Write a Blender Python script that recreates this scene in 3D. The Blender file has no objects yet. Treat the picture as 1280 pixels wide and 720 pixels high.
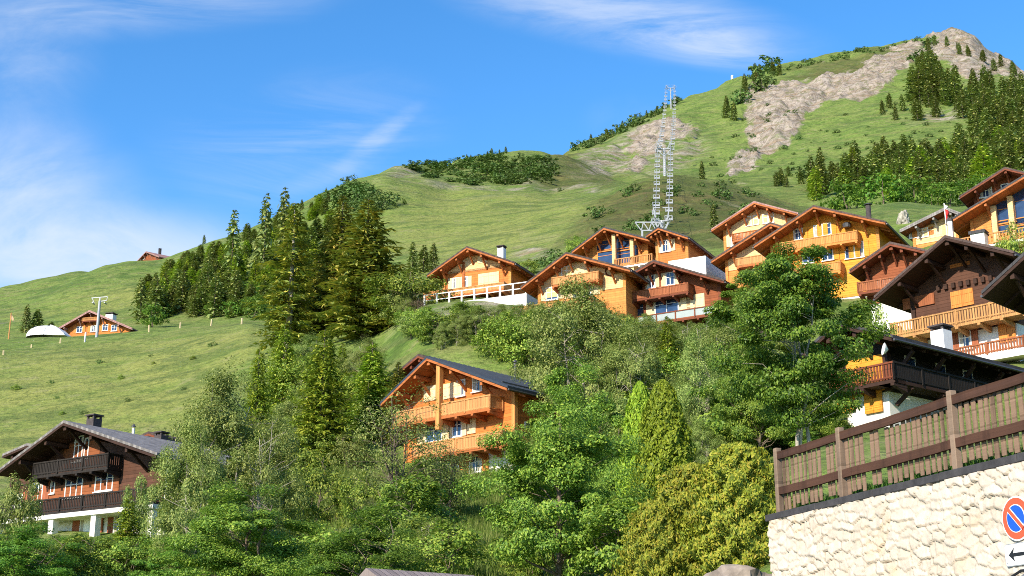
import bpy, bmesh, math, random
import numpy as np
from mathutils import Vector, Matrix

R = math.radians
rng = np.random.default_rng(7)
random.seed(7)
scn = bpy.context.scene
COL = scn.collection

# ------------------------------------------------------------------ camera
FPX, PITCH, CAMZ = 1740.0, R(16.3), 1.6
SP, CP = math.sin(PITCH), math.cos(PITCH)
cam_d = bpy.data.cameras.new('camera')
cam_d.sensor_width = 36.0
cam_d.lens = 36.0 * FPX / 1280.0
cam_d.clip_start, cam_d.clip_end = 0.5, 6000
cam = bpy.data.objects.new('camera', cam_d)
COL.objects.link(cam)
cam.location = (0, 0, CAMZ)
cam.rotation_euler = (R(90) + PITCH, 0, 0)
scn.camera = cam

# ------------------------------------------------------------------ sun, sky, exposure
SUN_AZ, SUN_EL = R(37), R(28)       # azimuth: to the left of straight behind the camera
SUN_DIR = Vector((-math.cos(SUN_EL) * math.sin(SUN_AZ), -math.cos(SUN_EL) * math.cos(SUN_AZ), math.sin(SUN_EL)))
sd = bpy.data.lights.new('sun', 'SUN')
sd.energy, sd.angle, sd.color = 5.0, R(0.5), (1.0, 0.89, 0.74)
so = bpy.data.objects.new('sun', sd)
COL.objects.link(so)
so.rotation_euler = SUN_DIR.to_track_quat('Z', 'Y').to_euler()
scn.view_settings.view_transform = 'Standard'
scn.view_settings.look = 'None'
scn.view_settings.exposure = 0.72
scn.view_settings.gamma = 1.0
scn.cycles.use_denoising = False
scn.cycles.filter_width = 1.0


def cam_ray(px, py):
    """direction (per metre of forward distance Y) of a photo pixel: X/Y, Z/Y"""
    x, y = (px - 640.0) / FPX, -(py - 360.0) / FPX
    yy, zz = CP - y * SP, SP + y * CP
    return x / yy, zz / yy


def at(px, py, D):
    u, v = cam_ray(px, py)
    return Vector((u * D, D, CAMZ + v * D))


# ---- tiny node helpers
class NT:
    def __init__(s, tree):
        s.t = tree
        s.n, s.l = tree.nodes, tree.links

    def node(s, typ, ins=None, **kw):
        n = s.n.new(typ)
        for k, v in kw.items():
            setattr(n, k, v)
        for k, v in (ins or {}).items():
            s.set(n.inputs[k], v)
        return n

    def set(s, sock, v):
        if hasattr(v, 'links') or isinstance(v, bpy.types.NodeSocket):
            s.l.new(v, sock)
        else:
            if hasattr(sock.default_value, '__len__') and not hasattr(v, '__len__'):
                v = [v] * len(sock.default_value)
            if hasattr(sock.default_value, '__len__') and len(sock.default_value) == 4 and len(v) == 3:
                v = (*v, 1.0)
            sock.default_value = v

    def math(s, op, a, b=0.0, c=None, clamp=False):
        n = s.n.new('ShaderNodeMath')
        n.operation, n.use_clamp = op, clamp
        s.set(n.inputs[0], a)
        s.set(n.inputs[1], b)
        if c is not None:
            s.set(n.inputs[2], c)
        return n.outputs[0]

    def mix(s, f, a, b, blend='MIX'):
        n = s.n.new('ShaderNodeMix')
        n.data_type, n.blend_type = 'RGBA', blend
        s.set(n.inputs[0], f)
        s.set(n.inputs[6], a)
        s.set(n.inputs[7], b)
        return n.outputs[2]

    def noise(s, vec, scale, detail=4, rough=0.6, dist=0.0, dim='3D'):
        n = s.n.new('ShaderNodeTexNoise')
        n.noise_dimensions = dim
        if vec is not None:
            s.l.new(vec, n.inputs['Vector'])
        n.inputs['Scale'].default_value = scale
        n.inputs['Detail'].default_value = detail
        n.inputs['Roughness'].default_value = rough
        n.inputs['Distortion'].default_value = dist
        return n.outputs[0]

    def ramp(s, f, stops, interp='LINEAR'):
        n = s.n.new('ShaderNodeValToRGB')
        n.color_ramp.interpolation = interp
        els = n.color_ramp.elements
        while len(els) < len(stops):
            els.new(0.5)
        for e, (p, c) in zip(els, stops):
            e.position = p
            e.color = (*c, 1) if len(c) == 3 else c
        s.l.new(f, n.inputs[0])
        return n.outputs[0]

    def maprange(s, v, a, b, c=0.0, d=1.0, smooth=False):
        n = s.n.new('ShaderNodeMapRange')
        if smooth:
            n.interpolation_type = 'SMOOTHSTEP'
        s.set(n.inputs[0], v)
        for i, x in enumerate((a, b, c, d)):
            s.set(n.inputs[1 + i], x)
        return n.outputs[0]

    def mapping(s, vec, loc=(0, 0, 0), rot=(0, 0, 0), scale=(1, 1, 1), typ='POINT'):
        n = s.n.new('ShaderNodeMapping')
        n.vector_type = typ
        s.l.new(vec, n.inputs[0])
        n.inputs[1].default_value, n.inputs[2].default_value, n.inputs[3].default_value = loc, rot, scale
        return n.outputs[0]


world = bpy.data.worlds.new('World')
scn.world = world
world.use_nodes = True
W = NT(world.node_tree)
W.n.clear()
sky = W.node('ShaderNodeTexSky', sky_type='NISHITA')
sky.sun_disc = False
sky.sun_elevation = SUN_EL
sky.sun_rotation = math.atan2(SUN_DIR.x, SUN_DIR.y)
sky.altitude = 1500
sky.air_density, sky.dust_density, sky.ozone_density = 1.0, 0.3, 2.0
hs = W.node('ShaderNodeHueSaturation', {'Color': sky.outputs[0], 'Saturation': 1.3, 'Value': 1.7})
tc = W.node('ShaderNodeTexCoord')
sp = W.node('ShaderNodeSeparateXYZ', {0: tc.outputs['Generated']})
ysafe = W.math('MAXIMUM', sp.outputs[1], 0.02)
uu, vv = W.math('DIVIDE', sp.outputs[0], ysafe), W.math('DIVIDE', sp.outputs[2], ysafe)
uv = W.node('ShaderNodeCombineXYZ', {0: uu, 1: vv}).outputs[0]
wob = W.noise(uv, 5, 3, 0.6)
wisp = W.noise(W.mapping(uv, rot=(0, 0, R(14)), scale=(5, 22, 1)), 1.0, 8, 0.66, 0.8)
puff = W.noise(W.mapping(uv, scale=(7, 11, 1)), 1.0, 8, 0.62, 0.5)


def cloud_mask(px, py, rx, ry, rot, strength, tex, lo=0.3, hi=0.75):
    u, v = cam_ray(px, py)
    m = W.mapping(uv, loc=(u, v, 0), rot=(0, 0, R(rot)), scale=(rx / FPX, ry / FPX, 1), typ='TEXTURE')
    ln = W.node('ShaderNodeVectorMath', {0: m}, operation='LENGTH').outputs['Value']
    ln = W.math('ADD', ln, W.math('MULTIPLY', W.math('SUBTRACT', wob, 0.5), 0.7))
    fall = W.maprange(ln, 0.15, 1.15, 1, 0, True)
    t = W.maprange(tex, lo, hi, 0.0, 1.0, True)
    return W.math('MULTIPLY', W.math('MULTIPLY', fall, t), strength)


cl = None
for a in ((790, 20, 300, 62, -11, 0.52, wisp, 0.25, 0.7), (880, 55, 130, 38, -12, 0.45, wisp, 0.25, 0.7), (0, 270, 230, 160, -20, 0.7, puff, 0.15, 0.7),
          (110, 330, 300, 90, 0, 0.75, puff, 0.15, 0.65), (370, 180, 210, 115, 10, 0.32, wisp, 0.3, 0.8),
          (465, 180, 90, 16, 42, 0.30, wisp, 0.2, 0.7), (420, 215, 90, 20, 22, 0.22, wisp, 0.2, 0.7), (150, 5, 330, 60, 3, 0.45, wisp, 0.25, 0.75),
          (30, 60, 120, 120, 0, 0.35, puff, 0.3, 0.8), (790, 150, 70, 40, 0, 0.16, puff, 0.3, 0.8)):
    m = cloud_mask(*a)
    cl = m if cl is None else W.math('ADD', cl, W.math('MULTIPLY', m, W.math('SUBTRACT', 1.0, cl)))
skyc = W.mix(cl, hs.outputs[0], (5.4, 5.8, 6.5, 1))
bg = W.node('ShaderNodeBackground', {'Color': skyc, 'Strength': 0.10})
W.l.new(bg.outputs[0], W.node('ShaderNodeOutputWorld').inputs[0])


# ------------------------------------------------------------------ objects, tags
def tag(o, label=None, cat=None, group=None, kind=None):
    if label: o['label'] = label
    if cat: o['category'] = cat
    if group: o['group'] = group
    if kind: o['kind'] = kind
    return o


def thing(name, loc, rz=0.0, label=None, cat=None, group=None):
    o = bpy.data.objects.new(name, None)
    COL.objects.link(o)
    o.location = loc
    o.rotation_euler = (0, 0, rz)
    o.empty_display_size = 0.3
    return tag(o, label, cat, group)


def link(name, me, parent=None, mat=None):
    o = bpy.data.objects.new(name, me)
    COL.objects.link(o)
    if mat is not None:
        for m in (mat if isinstance(mat, (list, tuple)) else [mat]):
            me.materials.append(m)
    if parent is not None:
        o.parent = parent
    return o


def np_mesh(name, verts, faces, smooth=False, mat_idx=None):
    """mesh from numpy arrays; faces: (n,k) array, or list of such"""
    me = bpy.data.meshes.new(name)
    verts = np.asarray(verts, dtype=np.float32)
    fl = faces if isinstance(faces, list) else [faces]
    fl = [np.asarray(f, dtype=np.int32) for f in fl if len(f)]
    nl = sum(f.size for f in fl)
    npoly = sum(len(f) for f in fl)
    me.vertices.add(len(verts))
    me.vertices.foreach_set('co', verts.ravel())
    me.loops.add(nl)
    me.loops.foreach_set('vertex_index', np.concatenate([f.ravel() for f in fl]))
    me.polygons.add(npoly)
    tot = np.concatenate([np.full(len(f), f.shape[1], dtype=np.int32) for f in fl])
    st = np.concatenate([[0], np.cumsum(tot)[:-1]]).astype(np.int32)
    me.polygons.foreach_set('loop_start', st)
    me.polygons.foreach_set('loop_total', tot)
    if smooth:
        me.polygons.foreach_set('use_smooth', np.ones(npoly, dtype=bool))
    if mat_idx is not None:
        me.polygons.foreach_set('material_index', np.asarray(mat_idx, dtype=np.int32))
    me.update(calc_edges=True)
    me.validate()
    return me


class MB:
    """collects boxes, bars, prisms and tubes for ONE mesh"""
    def __init__(s):
        s.v, s.f = [], []

    def add(s, vs, fs):
        b = len(s.v)
        s.v += [tuple(v) for v in vs]
        s.f += [tuple(i + b for i in f) for f in fs]
        return s

    def box(s, x0, x1, y0, y1, z0, z1):
        if x0 > x1: x0, x1 = x1, x0
        if y0 > y1: y0, y1 = y1, y0
        if z0 > z1: z0, z1 = z1, z0
        return s.add([(x0, y0, z0), (x1, y0, z0), (x1, y1, z0), (x0, y1, z0), (x0, y0, z1), (x1, y0, z1), (x1, y1, z1), (x0, y1, z1)],
                     [(0, 3, 2, 1), (4, 5, 6, 7), (0, 1, 5, 4), (1, 2, 6, 5), (2, 3, 7, 6), (3, 0, 4, 7)])

    def bar(s, p, q, w, h, up=(0, 0, 1)):
        p, q, up = Vector(p), Vector(q), Vector(up)
        d = (q - p).normalized()
        r = d.cross(up)
        if r.length < 1e-4: r = d.cross(Vector((1, 0, 0)))
        r = r.normalized() * w / 2
        u = r.cross(d).normalized() * h / 2
        vs = [p - r - u, p + r - u, p + r + u, p - r + u, q - r - u, q + r - u, q + r + u, q - r + u]
        return s.add(vs, [(0, 1, 2, 3), (7, 6, 5, 4), (0, 4, 5, 1), (1, 5, 6, 2), (2, 6, 7, 3), (3, 7, 4, 0)])

    def prism(s, prof, y0, y1):
        """profile [(x,z)] counter-clockwise seen from -Y, extruded along y"""
        n = len(prof)
        vs = [(x, y0, z) for x, z in prof] + [(x, y1, z) for x, z in prof]
        fs = [tuple(range(n)), tuple(range(2 * n - 1, n - 1, -1))]
        fs += [(i, i + n, (i + 1) % n + n, (i + 1) % n) for i in range(n)]
        return s.add(vs, fs)

    def tube(s, pts, rad, seg=8, cap=True):
        pts = [Vector(p) for p in pts]
        rad = rad if hasattr(rad, '__len__') else [rad] * len(pts)
        rings = []
        ref = Vector((0.31, 0.2, 0.93))
        for i, p in enumerate(pts):
            d = (pts[min(i + 1, len(pts) - 1)] - pts[max(i - 1, 0)]).normalized()
            a = d.cross(ref)
            if a.length < 0.05: a = d.cross(Vector((1, 0, 0)))
            a.normalize()
            b = d.cross(a)
            rings.append([p + (a * math.cos(2 * math.pi * k / seg) + b * math.sin(2 * math.pi * k / seg)) * rad[i] for k in range(seg)])
        vs = [v for r_ in rings for v in r_]
        fs = []
        for i in range(len(pts) - 1):
            for k in range(seg):
                fs.append((i * seg + k, i * seg + (k + 1) % seg, (i + 1) * seg + (k + 1) % seg, (i + 1) * seg + k))
        if cap:
            fs.append(tuple(range(seg - 1, -1, -1)))
            fs.append(tuple((len(pts) - 1) * seg + k for k in range(seg)))
        return s.add(vs, fs)

    def mesh(s, name):
        me = bpy.data.meshes.new(name)
        me.from_pydata(s.v, [], s.f)
        me.update()
        return me

    def build(s, name, mat, parent=None, bevel=0.0, smooth=False):
        me = s.mesh(name)
        if bevel:
            bm = bmesh.new()
            bm.from_mesh(me)
            bmesh.ops.bevel(bm, geom=bm.edges[:], offset=bevel, segments=1, affect='EDGES', clamp_overlap=True)
            bm.to_mesh(me)
            bm.free()
        if smooth:
            me.polygons.foreach_set('use_smooth', [True] * len(me.polygons))
        return link(name, me, parent, mat)


# ------------------------------------------------------------------ materials
MATS = {}


def new_mat(name):
    m = bpy.data.materials.new(name)
    m.use_nodes = True
    t = NT(m.node_tree)
    t.n.clear()
    out = t.node('ShaderNodeOutputMaterial')
    return m, t, out


def principled(t, out, col, rough=0.8, spec=0.3, bump=None, bstr=0.3, bdist=0.05, metal=0.0):
    p = t.node('ShaderNodeBsdfPrincipled', {'Base Color': col, 'Roughness': rough, 'Specular IOR Level': spec, 'Metallic': metal})
    if bump is not None:
        b = t.node('ShaderNodeBump', {'Height': bump, 'Strength': bstr, 'Distance': bdist})
        t.l.new(b.outputs[0], p.inputs['Normal'])
    t.l.new(p.outputs[0], out.inputs[0])
    return p


def scl(c, k):
    return tuple(min(1.0, x * k) for x in c)


def plain(name, col, rough=0.7, var=0.25, scale=3.0, spec=0.3, metal=0.0):
    if name in MATS: return MATS[name]
    m, t, out = new_mat(name)
    o = t.node('ShaderNodeTexCoord').outputs['Object']
    n = t.noise(o, scale, 5, 0.65)
    c = t.ramp(n, [(0.3, scl(col, 1 - var)), (0.7, scl(col, 1 + var))])
    principled(t, out, c, rough, spec, n, 0.15, 0.02, metal)
    MATS[name] = m
    return m


def boards(name, col, pitch=0.22, axis=2, var=0.3, gap=0.45, rough=0.75, stain=0.25):
    """timber cladding: horizontal (axis 2) or upright (axis 0) boards with grain and weather streaks"""
    if name in MATS: return MATS[name]
    m, t, out = new_mat(name)
    o = t.node('ShaderNodeTexCoord').outputs['Object']
    s = t.node('ShaderNodeSeparateXYZ', {0: o})
    zz = t.math('DIVIDE', s.outputs[axis], pitch)
    fr = t.math('FRACT', zz)
    cell = t.math('FLOOR', zz)
    wn = t.node('ShaderNodeTexWhiteNoise', {1: cell}, noise_dimensions='1D').outputs[0]
    sc = (1.3, 1.3, 22) if axis == 2 else (22, 22, 1.3)
    grain = t.noise(t.mapping(o, scale=sc), 1.0, 5, 0.6)
    blot = t.noise(o, 0.9, 4, 0.6)
    v = t.math('ADD', t.math('MULTIPLY', grain, 0.55), t.math('ADD', t.math('MULTIPLY', wn, 0.25), t.math('MULTIPLY', blot, stain)))
    c = t.ramp(v, [(0.25, scl(col, 1 - var)), (0.8, scl(col, 1 + var))])
    edge = t.math('MULTIPLY', fr, t.math('SUBTRACT', 1.0, fr))
    strk = t.noise(t.mapping(o, scale=(2.2, 2.2, 0.18)), 1.0, 5, 0.65)
    c = t.mix(t.math('MULTIPLY', t.maprange(strk, 0.5, 0.72), stain * 1.8, clamp=True), c, scl(col, 0.38))
    line = t.maprange(edge, 0.0, 0.09, 0.0, 1.0)
    c = t.mix(t.math('MULTIPLY', t.math('SUBTRACT', 1.0, line), gap), c, scl(col, 0.22))
    h = t.math('ADD', line, t.math('MULTIPLY', grain, 0.25))
    principled(t, out, c, rough, 0.25, h, 0.5, 0.03)
    MATS[name] = m
    return m


def glass_mat():
    if 'pane glass' in MATS: return MATS['pane glass']
    m, t, out = new_mat('pane glass')
    o = t.node('ShaderNodeTexCoord').outputs['Object']
    n = t.noise(o, 0.8, 2)
    principled(t, out, t.ramp(n, [(0.3, (0.015, 0.03, 0.07)), (0.7, (0.03, 0.06, 0.13))]), 0.06, 0.7)
    MATS['pane glass'] = m
    return m


def tiles_mat(name, col, pitch=0.32, var=0.35, rough=0.75):
    """roof covering: courses running down local x, joints along y"""
    if name in MATS: return MATS[name]
    m, t, out = new_mat(name)
    o = t.node('ShaderNodeTexCoord').outputs['Object']
    br = t.node('ShaderNodeTexBrick', {'Vector': t.mapping(o, rot=(0, 0, R(90))), 'Scale': 1.0, 'Mortar Size': 0.02, 'Brick Width': 0.5, 'Row Height': pitch,
                                      'Color1': scl(col, 1 - var), 'Color2': scl(col, 1 + var), 'Mortar': scl(col, 0.3)})
    n = t.noise(o, 1.2, 5, 0.65)
    c = t.mix(0.5, br.outputs[0], t.ramp(n, [(0.3, scl(col, 0.6)), (0.7, scl(col, 1.5))]))
    principled(t, out, c, rough, 0.3, t.math('ADD', br.outputs[1], n), 0.4, 0.04)
    MATS[name] = m
    return m


def leaf_mat(name, cols, rough=0.55, trans=0.35, tint=None):
    """foliage: every leaf its own shade, a slow drift over the crown, a shift per tree"""
    if name in MATS: return MATS[name]
    m, t, out = new_mat(name)
    g = t.node('ShaderNodeNewGeometry')
    oi = t.node('ShaderNodeObjectInfo')
    tcn = t.node('ShaderNodeTexCoord').outputs['Object']
    n = t.noise(tcn, 0.9, 3, 0.6)
    v = t.math('ADD', t.math('MULTIPLY', g.outputs['Random Per Island'], 0.55), t.math('MULTIPLY', n, 0.45))
    k = len(cols)
    c = t.ramp(v, [(0.15 + 0.7 * i / (k - 1), cc) for i, cc in enumerate(cols)])
    h = t.node('ShaderNodeHueSaturation', {'Hue': t.maprange(oi.outputs['Random'], 0, 1, 0.485, 0.515), 'Value': t.maprange(oi.outputs['Random'], 0, 1, 0.8, 1.25), 'Color': c})
    d = t.node('ShaderNodeBsdfPrincipled', {'Base Color': h.outputs[0], 'Roughness': rough, 'Specular IOR Level': 0.25})
    tr = t.node('ShaderNodeBsdfTranslucent', {'Color': t.mix(0.5, h.outputs[0], (0.16, 0.30, 0.02, 1))})
    ms = t.node('ShaderNodeMixShader', {0: trans, 1: d.outputs[0], 2: tr.outputs[0]})
    t.l.new(ms.outputs[0], out.inputs[0])
    MATS[name] = m
    return m


# ------------------------------------------------------------------ numpy noise
def _hash(ix, iy, seed):
    h = (ix * 374761393 + iy * 668265263 + seed * 974634777) & 0xFFFFFFFF
    h = ((h ^ (h >> 13)) * 1274126177) & 0xFFFFFFFF
    return ((h ^ (h >> 16)) & 0xFFFF) / 65535.0


def vnoise(x, y, seed=0):
    x, y = np.asarray(x, float), np.asarray(y, float)
    ix, iy = np.floor(x).astype(np.int64), np.floor(y).astype(np.int64)
    fx, fy = x - ix, y - iy
    fx, fy = fx * fx * (3 - 2 * fx), fy * fy * (3 - 2 * fy)
    a, b = _hash(ix, iy, seed), _hash(ix + 1, iy, seed)
    c, d = _hash(ix, iy + 1, seed), _hash(ix + 1, iy + 1, seed)
    return (a * (1 - fx) + b * fx) * (1 - fy) + (c * (1 - fx) + d * fx) * fy


def fbm(x, y, seed=0, octv=4, gain=0.5):
    s, a, t = 0, 1.0, 0
    for i in range(octv):
        s = s + a * (vnoise(x * 2 ** i, y * 2 ** i, seed + i * 17) - 0.5)
        t += a
        a *= gain
    return s / t * 2


# ------------------------------------------------------------------ terrain: profiles from near to far, column by column
# each line: (photo x, photo y, distance) of the bare ground; in front of D=20 given by height
GC = [
    [(-700, 745, 62), (400, 745, 60), (470, 748, 46), (560, 748, 46), (700, 745, 52), (850, 745, 37), (920, 700, 36), (960, 630, 38), (1000, 590, 41), (1100, 565, 43), (1280, 560, 43), (2000, 560, 43)],
    [(-700, 690, 110), (0, 672, 100), (200, 657, 100), (300, 640, 98), (420, 625, 97), (560, 606, 102), (650, 600, 98), (760, 602, 90), (850, 592, 82), (950, 570, 77), (1050, 545, 76), (1150, 535, 75), (1280, 522, 71), (2000, 520, 71)],
    [(-700, 470, 235), (0, 432, 235), (100, 424, 235), (150, 420, 232), (220, 410, 228), (310, 402, 215), (365, 428, 172), (420, 426, 165), (480, 418, 157), (530, 388, 146), (600, 379, 146), (650, 384, 144), (675, 396, 140), (720, 405, 139), (850, 402, 139), (900, 392, 139), (1000, 374, 139), (1060, 366, 138), (1130, 342, 142), (1180, 312, 144), (1280, 298, 142), (2000, 280, 140)],
    [(-700, 460, 262), (0, 424, 262), (100, 419, 264), (200, 408, 264), (310, 399, 262), (400, 395, 240), (480, 362, 215), (530, 352, 206), (600, 345, 198), (700, 322, 202), (760, 302, 205), (850, 300, 205), (900, 288, 212), (1000, 285, 195), (1060, 276, 192), (1100, 262, 192), (1130, 258, 192), (1160, 261, 190), (1200, 262, 190), (1280, 250, 185), (2000, 240, 180)],
    [(-700, 430, 335), (0, 400, 335), (100, 386, 335), (200, 372, 335), (310, 350, 335), (400, 325, 320), (480, 290, 312), (560, 280, 312), (640, 266, 320), (720, 250, 322), (760, 236, 328), (790, 224, 330), (835, 216, 330), (900, 226, 330), (950, 245, 330), (1000, 262, 322), (1060, 265, 305), (1130, 266, 285), (1200, 266, 285), (1280, 256, 282), (2000, 240, 280)],
    [(-700, 405, 450), (0, 366, 450), (100, 342, 450), (165, 330, 450), (200, 329, 450), (225, 319, 450), (300, 294, 442), (400, 244, 432), (440, 227, 426), (480, 212, 420), (520, 222, 420), (560, 231, 420), (640, 234, 420), (700, 231, 420), (760, 224, 420), (800, 232, 400), (850, 236, 400), (900, 240, 400), (950, 250, 400), (1000, 257, 400), (1060, 252, 385), (1130, 242, 372), (1280, 226, 362), (2000, 200, 360)],
    [(-700, 460, 520), (0, 405, 520), (190, 365, 520), (300, 325, 510), (400, 265, 500), (480, 216, 490), (500, 210, 505), (560, 204, 520), (620, 193, 540), (660, 187, 540), (690, 187, 540), (730, 203, 540), (765, 219, 540), (800, 215, 530), (850, 216, 520), (920, 226, 510), (1000, 226, 500), (1130, 206, 482), (1280, 182, 480), (2000, 150, 480)],
    [(-700, 520, 700), (0, 440, 700), (300, 360, 690), (480, 250, 660), (620, 215, 650), (690, 204, 640), (712, 194, 655), (760, 190, 650), (800, 188, 650), (850, 176, 650), (920, 166, 650), (1000, 150, 650), (1080, 131, 650), (1150, 121, 650), (1280, 126, 625), (2000, 160, 600)],
    [(-700, 560, 900), (0, 480, 900), (300, 400, 880), (480, 275, 850), (690, 222, 800), (710, 190, 765), (730, 181, 775), (760, 169, 790), (800, 149, 810), (850, 124, 840), (920, 98, 880), (1000, 76, 920), (1060, 63, 940), (1110, 55, 960), (1150, 47, 970), (1180, 44, 970), (1212, 46, 962), (1232, 68, 945), (1260, 82, 932), (1280, 96, 920), (1400, 140, 880), (2000, 250, 850)],
    [(-700, 600, 1250), (0, 540, 1250), (480, 350, 1200), (700, 300, 1150), (850, 190, 1250), (1000, 130, 1300), (1150, 100, 1330), (1280, 160, 1250), (2000, 320, 1200)],
]
UG = np.concatenate([np.linspace(-1.25, -0.45, 60, endpoint=False), np.linspace(-0.45, 0.45, 640), np.linspace(0.45, 1.25, 61)[1:]])
PXS = np.arange(-700, 2001, 5.0)
KD = [np.full_like(UG, 5.0), np.full_like(UG, 19.0), np.full_like(UG, 28.0)]
KZ = [np.full_like(UG, 0.0), np.interp(UG, [-0.4, -0.1, 0.2, 0.4], [1.0, 0.9, 1.5, 1.75]), np.interp(UG, [-0.4, -0.1, 0.12, 0.19, 0.4], [2.0, 1.9, 2.5, 3.3, 3.4])]
for c in GC:
    a = np.array(c, float)
    py, D = np.interp(PXS, a[:, 0], a[:, 1]), np.interp(PXS, a[:, 0], a[:, 2])
    k = np.hanning(27)[1:-1]
    k /= k.sum()
    D = np.convolve(np.pad(D, 12, 'edge'), k, 'valid')
    k = np.hanning(9)[1:-1]
    k /= k.sum()
    py = np.convolve(np.pad(py, 3, 'edge'), k, 'valid')
    x, y = (PXS - 640) / FPX, -(py - 360) / FPX
    yy, zz = CP - y * SP, SP + y * CP
    o = np.argsort(x / yy)
    KD.append(np.interp(UG, (x / yy)[o], D[o]))
    KZ.append(np.interp(UG, (x / yy)[o], (CAMZ + zz / yy * D)[o]))
KD, KZ = np.array(KD), np.array(KZ)                    # (knots, columns)


def _slopes(KD, KZ):
    h = np.diff(KD, axis=0)
    d = np.diff(KZ, axis=0) / h
    m = np.zeros_like(KZ)
    w1, w2 = 2 * h[1:] + h[:-1], h[1:] + 2 * h[:-1]
    ok = d[1:] * d[:-1] > 0
    with np.errstate(divide='ignore', invalid='ignore'):
        hm = (w1 + w2) / (w1 / d[:-1] + w2 / d[1:])
    m[1:-1] = np.where(ok, hm, 0)
    m[0], m[-1] = d[0], d[-1]
    return m


KM = _slopes(KD, KZ)


def base_height(ui, D):
    """ui: fractional column index array, D: forward distance"""
    ui, D = np.broadcast_arrays(np.asarray(ui, float), np.asarray(D, float))
    i0 = np.clip(np.floor(ui).astype(int), 0, len(UG) - 2)
    f = np.clip(ui - i0, 0, 1)

    def col(i):
        kd, kz, km = KD[:, i], KZ[:, i], KM[:, i]
        k = np.clip((D[None] >= kd).sum(0) - 1, 0, len(KD) - 2)
        g = lambda a, kk: np.take_along_axis(a, kk[None], 0)[0]
        x0, x1, y0, y1, m0, m1 = g(kd, k), g(kd, k + 1), g(kz, k), g(kz, k + 1), g(km, k), g(km, k + 1)
        h = x1 - x0
        t = np.clip((D - x0) / h, 0, 1)
        return (2 * t**3 - 3 * t**2 + 1) * y0 + (t**3 - 2 * t**2 + t) * h * m0 + (-2 * t**3 + 3 * t**2) * y1 + (t**3 - t**2) * h * m1
    return col(i0) * (1 - f) + col(i0 + 1) * f


def in_poly(px, py, poly):
    px, py = np.asarray(px, float), np.asarray(py, float)
    ins = np.zeros(px.shape, bool)
    n = len(poly)
    for i in range(n):
        x0, y0 = poly[i]
        x1, y1 = poly[(i + 1) % n]
        if y0 == y1: continue
        c = ((y0 > py) != (y1 > py)) & (px < (x1 - x0) * (py - y0) / (y1 - y0) + x0)
        ins ^= c
    return ins


def project(X, Y, Z):
    dz = Z - CAMZ
    depth = Y * CP + dz * SP
    up = -Y * SP + dz * CP
    return 640 + FPX * X / depth, 360 - FPX * up / depth


ROCK = [[(940, 97), (960, 107), (985, 102), (1010, 94), (1060, 87), (1095, 67), (1122, 57), (1150, 50), (1152, 66), (1125, 86), (1107, 100), (1085, 114), (1050, 120), (1015, 140), (1000, 156), (985, 176), (958, 196), (932, 210), (910, 228), (912, 202), (932, 188), (940, 172), (932, 158), (922, 142), (930, 118)],
        [(1160, 40), (1215, 38), (1240, 65), (1290, 85), (1300, 100), (1245, 92), (1218, 98), (1195, 86), (1170, 76), (1158, 60)],
        [(782, 165), (820, 152), (850, 148), (875, 168), (845, 172), (828, 187), (805, 200), (792, 208), (780, 212), (783, 185)]]
BARE = [[(505, 221), (560, 229), (640, 232), (750, 226), (750, 229), (640, 236), (560, 233)], [(722, 192), (760, 172), (790, 160), (780, 212), (740, 216)], [(1140, 136), (1202, 130), (1195, 146), (1150, 150)], [(632, 218), (650, 214), (662, 228), (640, 232)], [(480, 206), (520, 210), (520, 224), (486, 214)],
        [(800, 205), (872, 168), (880, 180), (830, 212)], [(640, 305), (690, 312), (690, 325), (640, 322)], [(500, 385), (650, 372), (660, 392), (500, 415)]]
SCRUB = [[(745, 245), (790, 222), (835, 214), (900, 224), (960, 245), (1010, 264), (960, 285), (900, 310), (740, 300), (690, 310)],
         [(690, 180), (735, 200), (770, 222), (700, 230), (660, 228), (680, 205)], [(1005, 215), (1100, 205), (1100, 225), (1005, 235)], [(960, 95), (1030, 70), (1150, 45), (1080, 80), (1000, 95)]]
DRY = [[(-50, 440), (310, 400), (330, 420), (230, 560), (-50, 600)], [(0, 385), (180, 345), (330, 300), (320, 330), (150, 380)], [(480, 212), (600, 240), (740, 235), (700, 300), (560, 330), (480, 300)], [(560, 600), (640, 590), (650, 680), (560, 690)], [(400, 600), (470, 610), (440, 660), (380, 650)]]


def zone(px, py, polys, soft=5.0):
    acc = np.zeros(np.shape(px))
    r = np.random.default_rng(3)
    for k in range(9):
        ox, oy = (0, 0) if k == 0 else r.normal(0, 1, 2) * (soft, soft * 0.6)
        m = np.zeros(np.shape(px), bool)
        for p in polys:
            m |= in_poly(px + ox, py + oy, p)
        acc += m
    return acc / 9


DG = np.concatenate([np.geomspace(5, 140, 170, endpoint=False), np.linspace(140, 480, 190, endpoint=False), np.linspace(480, 1000, 230, endpoint=False), np.linspace(1000, 1400, 14)])
UI = np.arange(len(UG), dtype=float)
Dm, Um = np.meshgrid(DG, UI, indexing='ij')
Zb = base_height(Um, Dm)
Xm = UG[None, :] * Dm


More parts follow.
